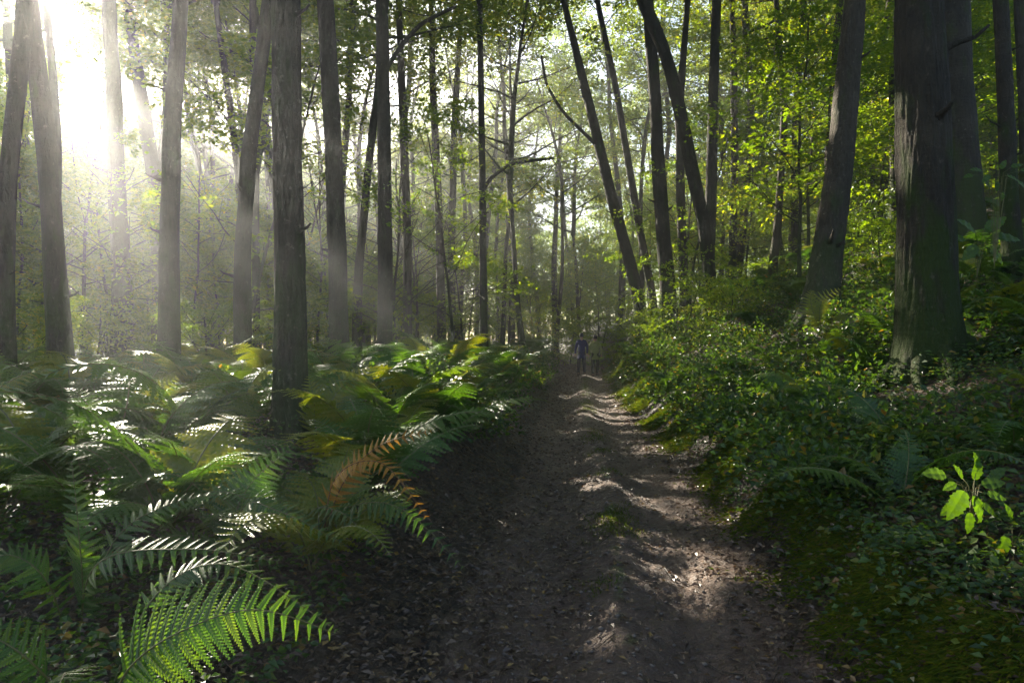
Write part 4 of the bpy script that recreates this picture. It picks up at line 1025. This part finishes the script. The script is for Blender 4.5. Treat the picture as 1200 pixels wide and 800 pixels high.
# ------------------------------------------------------------------ the two walkers, seen from behind
def cloth(name, c): return plain(name, c, .85, .15)
M_SKIN = plain('skin', (.42, .26, .19), .6); M_HAIR = plain('hair', (.03, .022, .018), .7); M_BOOT = plain('boot', (.03, .026, .024), .6)
def skin_mesh(name, verts, edges, radii, m, sub=2):
    me = bpy.data.meshes.new(name); me.from_pydata(verts, edges, []); me.materials.append(m)
    o = bpy.data.objects.new(name, me); COL.objects.link(o)
    sk = o.modifiers.new('skin', 'SKIN'); sk.use_smooth_shade = True
    for i, r in enumerate(radii): me.skin_vertices[0].data[i].radius = r if isinstance(r, tuple) else (r, r)
    me.skin_vertices[0].data[0].use_root = True
    ss = o.modifiers.new('sub', 'SUBSURF'); ss.levels = sub; ss.render_levels = sub
    dg = bpy.context.evaluated_depsgraph_get(); dg.update()
    res = bpy.data.meshes.new_from_object(o.evaluated_get(dg)); res.name = name
    bpy.data.objects.remove(o); 
    if not res.materials: res.materials.append(m)
    for p in res.polygons: p.use_smooth = True
    return res
def hand_mesh(sg):
    mb = MB()
    tube(mb, [(0, 0, 0), (0, 0, -.04), (0, .006, -.09)], [(.022), .034, .030], 8)
    for k, (dx, L) in enumerate(((-.026, .068), (-.009, .078), (.009, .072), (.025, .055))):
        tube(mb, [(0, dx, -.085), (-.006 * sg, dx, -.085 - L * .45), (-.022 * sg, dx, -.085 - L * .8), (-.034 * sg, dx, -.085 - L * .95)], [.009, .0085, .0075, .005], 6)
    tube(mb, [(0, -.03, -.03), (-.012 * sg, -.05, -.06), (-.018 * sg, -.052, -.095)], [.011, .010, .006], 6)
    return mb.mesh('hand', [M_SKIN], smooth=True)
def walker(loc, rz, label, jc, tc, hat, stride, height=1.75, hood=False):
    s = height / 1.75
    st = stride
    # feet: one forward, one back; facing +Y (away from the camera)
    hipL, hipR = (-.09, 0, .93), (.09, 0, .93)
    kL, kR = (-.10, .10 * st + .03, .50), (.10, -.06 * st + .03, .50)
    aL, aR = (-.10, .20 * st, .09), (.10, -.26 * st, .12)
    tL, tR = (-.11, .20 * st + .15, .04), (.11, -.26 * st + .14, .05)
    shL, shR = (-.165, 0, 1.41), (.165, 0, 1.41)
    eL, eR = (-.25, -.07 * st - .02, 1.14), (.25, .07 * st - .02, 1.14)
    wL, wR = (-.26, -.05 * st + .05, .90), (.26, .16 * st + .05, .91)
    pel = (0, 0, .97); wst = (0, 0, 1.10); ch = (0, -.01, 1.30); nk = (0, 0, 1.47); hd0 = (0, .01, 1.56); hd1 = (0, .02, 1.64); hd2 = (0, .015, 1.72)
    V = [pel, wst, ch, nk, hd0, hd1, hd2, shL, eL, wL, shR, eR, wR, hipL, kL, aL, tL, hipR, kR, aR, tR]
    E = [(0, 1), (1, 2), (2, 3), (3, 4), (4, 5), (5, 6), (2, 7), (7, 8), (8, 9), (2, 10), (10, 11), (11, 12), (0, 13), (13, 14), (14, 15), (15, 16), (0, 17), (17, 18), (18, 19), (19, 20)]
    Rd = [(.13, .095), (.12, .09), (.12, .09), .05, (.068, .078), (.078, .092), (.055, .07), .055, .042, .03, .055, .042, .03, .085, .056, .04, .03, .085, .056, .04, .03]
    body = skin_mesh('person', V, E, Rd, M_SKIN)
    p = obj('person', body, label=label, cat='person', loc=loc); p.rotation_euler = (0, 0, rz); p.scale = (s,) * 3
    V2 = [(0, 0, .86), wst, ch, (0, 0, 1.50), shL, eL, wL, shR, eR, wR, (0, 0, .80)]
    part('jacket', skin_mesh('jacket', V2, [(0, 1), (1, 2), (2, 3), (2, 4), (4, 5), (5, 6), (2, 7), (7, 8), (8, 9), (0, 10)],
         [(.165, .13), (.165, .13), (.165, .13), (.085, .085), .068, .054, .045, .068, .054, .045, (.16, .13)], jc), p)
    V3 = [(0, 0, .93), hipL, kL, aL, hipR, kR, aR]
    V3[0] = (0, 0, .89)
    part('trousers', skin_mesh('trousers', V3, [(0, 1), (1, 2), (2, 3), (0, 4), (4, 5), (5, 6)], [(.11, .09), .105, .076, .06, .105, .076, .06], tc), p)
    for a, t in ((aL, tL), (aR, tR)):
        part('boot', skin_mesh('boot', [(a[0], a[1] - .03, .075), (a[0], a[1] - .01, a[2] + .05), t], [(0, 1), (0, 2)], [.052, .05, (.045, .038)], M_BOOT, 1), p)
    for sg, w in ((-1, wL), (1, wR)): part('hand', hand_mesh(-sg), p, loc=(w[0], w[1], w[2] + .02))
    # cap or hair: a shell over the back of the head
    mb = MB(); n1, n2 = 8, 14; vv = []
    for i in range(n1 + 1):
        ph = i / n1 * 2.0
        for j in range(n2):
            th = j / n2 * 6.2832; cut = 1.0 if math.sin(th) < .3 else .62
            a = ph * cut; vv.append((.092 * math.sin(a) * math.cos(th), .015 + .104 * math.sin(a) * math.sin(th), 1.645 + .125 * math.cos(a)))
    ff = []
    for i in range(n1):
        for j in range(n2):
            a = i * n2 + j; b = i * n2 + (j + 1) % n2; ff += [(a, a + n2, b + n2), (a, b + n2, b)]
    mb.add(vv, ff); part('cap' if hat else 'hair', mb.mesh('headwear', [hat or M_HAIR], smooth=True), p)
    if hood: part('hood', skin_mesh('hood', [(-.09, -.06, 1.45), (0, -.10, 1.43), (.09, -.06, 1.45)], [(0, 1), (1, 2)], [.045, .06, .045], jc, 1), p)
    return p
M_NAVY = cloth('navy_cloth', (.028, .034, .11)); M_OLIVE = cloth('olive_cloth', (.27, .29, .09)); M_DARKT = cloth('dark_trousers', (.022, .022, .030)); M_OLT = cloth('olive_trousers', (.050, .050, .025))
M_CAP = cloth('cap_cloth', (.05, .05, .06))
YW = 28.5
walker((81.5 / 800 * YW, YW, tz(81.5 / 800 * YW, YW)), .05, 'walker in a navy jacket and dark trousers, seen from behind on the path', M_NAVY, M_DARKT, M_CAP, .8, 1.76)
walker((98.5 / 800 * YW, YW + .3, tz(98.5 / 800 * YW, YW + .3)), -.06, 'walker in an olive green jacket and trousers, seen from behind on the path', M_OLIVE, M_OLT, None, -.6, 1.74, True)

# ------------------------------------------------------------------ haze: one closed box of even air
def build_haze():
    m, nt, out = mat('haze')
    v = nt.nodes.new('ShaderNodeVolumePrincipled')
    v.inputs['Color'].default_value = (.95, .97, 1.0, 1); v.inputs['Density'].default_value = HAZE_DENSITY; v.inputs['Anisotropy'].default_value = .77
    nt.links.new(v.outputs[0], out.inputs['Volume'])
    x0, x1, y0, y1, z0, z1 = -165, 170, -12, 160, -7.5, 39.5
    V = [(x, y, z) for x in (x0, x1) for y in (y0, y1) for z in (z0, z1)]
    me = bpy.data.meshes.new('haze'); me.from_pydata(V, [], [(0, 1, 3, 2), (4, 6, 7, 5), (0, 4, 5, 1), (2, 3, 7, 6), (0, 2, 6, 4), (1, 5, 7, 3)])
    me.materials.append(m)
    obj('haze', me, kind='stuff', label='pale sunlit haze hanging in the wood', cat='haze')
build_haze()
for lst, flags in ((PT, used), (PU, usedU), (FP, usedF)):
    for o, f in zip(lst, flags):
        if not f:
            for c in CH.get(o.name, []): bpy.data.objects.remove(c)
            bpy.data.objects.remove(o)

# ------------------------------------------------------------------ tell the members of the nearer groups apart by their place
ORD = 'leftmost second third fourth fifth sixth seventh eighth ninth tenth eleventh twelfth thirteenth fourteenth fifteenth sixteenth'.split()
PLUR = (('forest tree ', 'forest trees '), ('young tree ', 'young trees '), ('fern ', 'ferns '))
groups = {}
for o in COL.objects:
    if o.parent is None and 'group' in o: groups.setdefault((o['group'], o['label']), []).append(o)
for (gname, lab), mem in groups.items():
    if gname.startswith('far') or 'outside' in gname or 'past the' in gname or not 2 <= len(mem) <= 16: continue
    mem.sort(key=lambda o: o.location.x / max(o.location.y, .1)); pl = lab.replace(' standing', '')
    for a, b in PLUR:
        if a in pl: pl = pl.replace(a, b, 1); break
    for k, o in enumerate(mem):
        if len(('x from left of the ' + pl).split()) > 16: pl = pl.replace('distant hazy ', 'hazy ').replace('standing ', '').replace('large ', 'big ').replace('on left bank ', '').replace('leaning bright rimmed', 'bright rimmed').replace(' the ', ' ')
        o['label'] = (f'{ORD[k]} of the ' if k == 0 else ('rightmost of the ' if k == len(mem) - 1 else f'{ORD[k]} from left of the ')) + pl
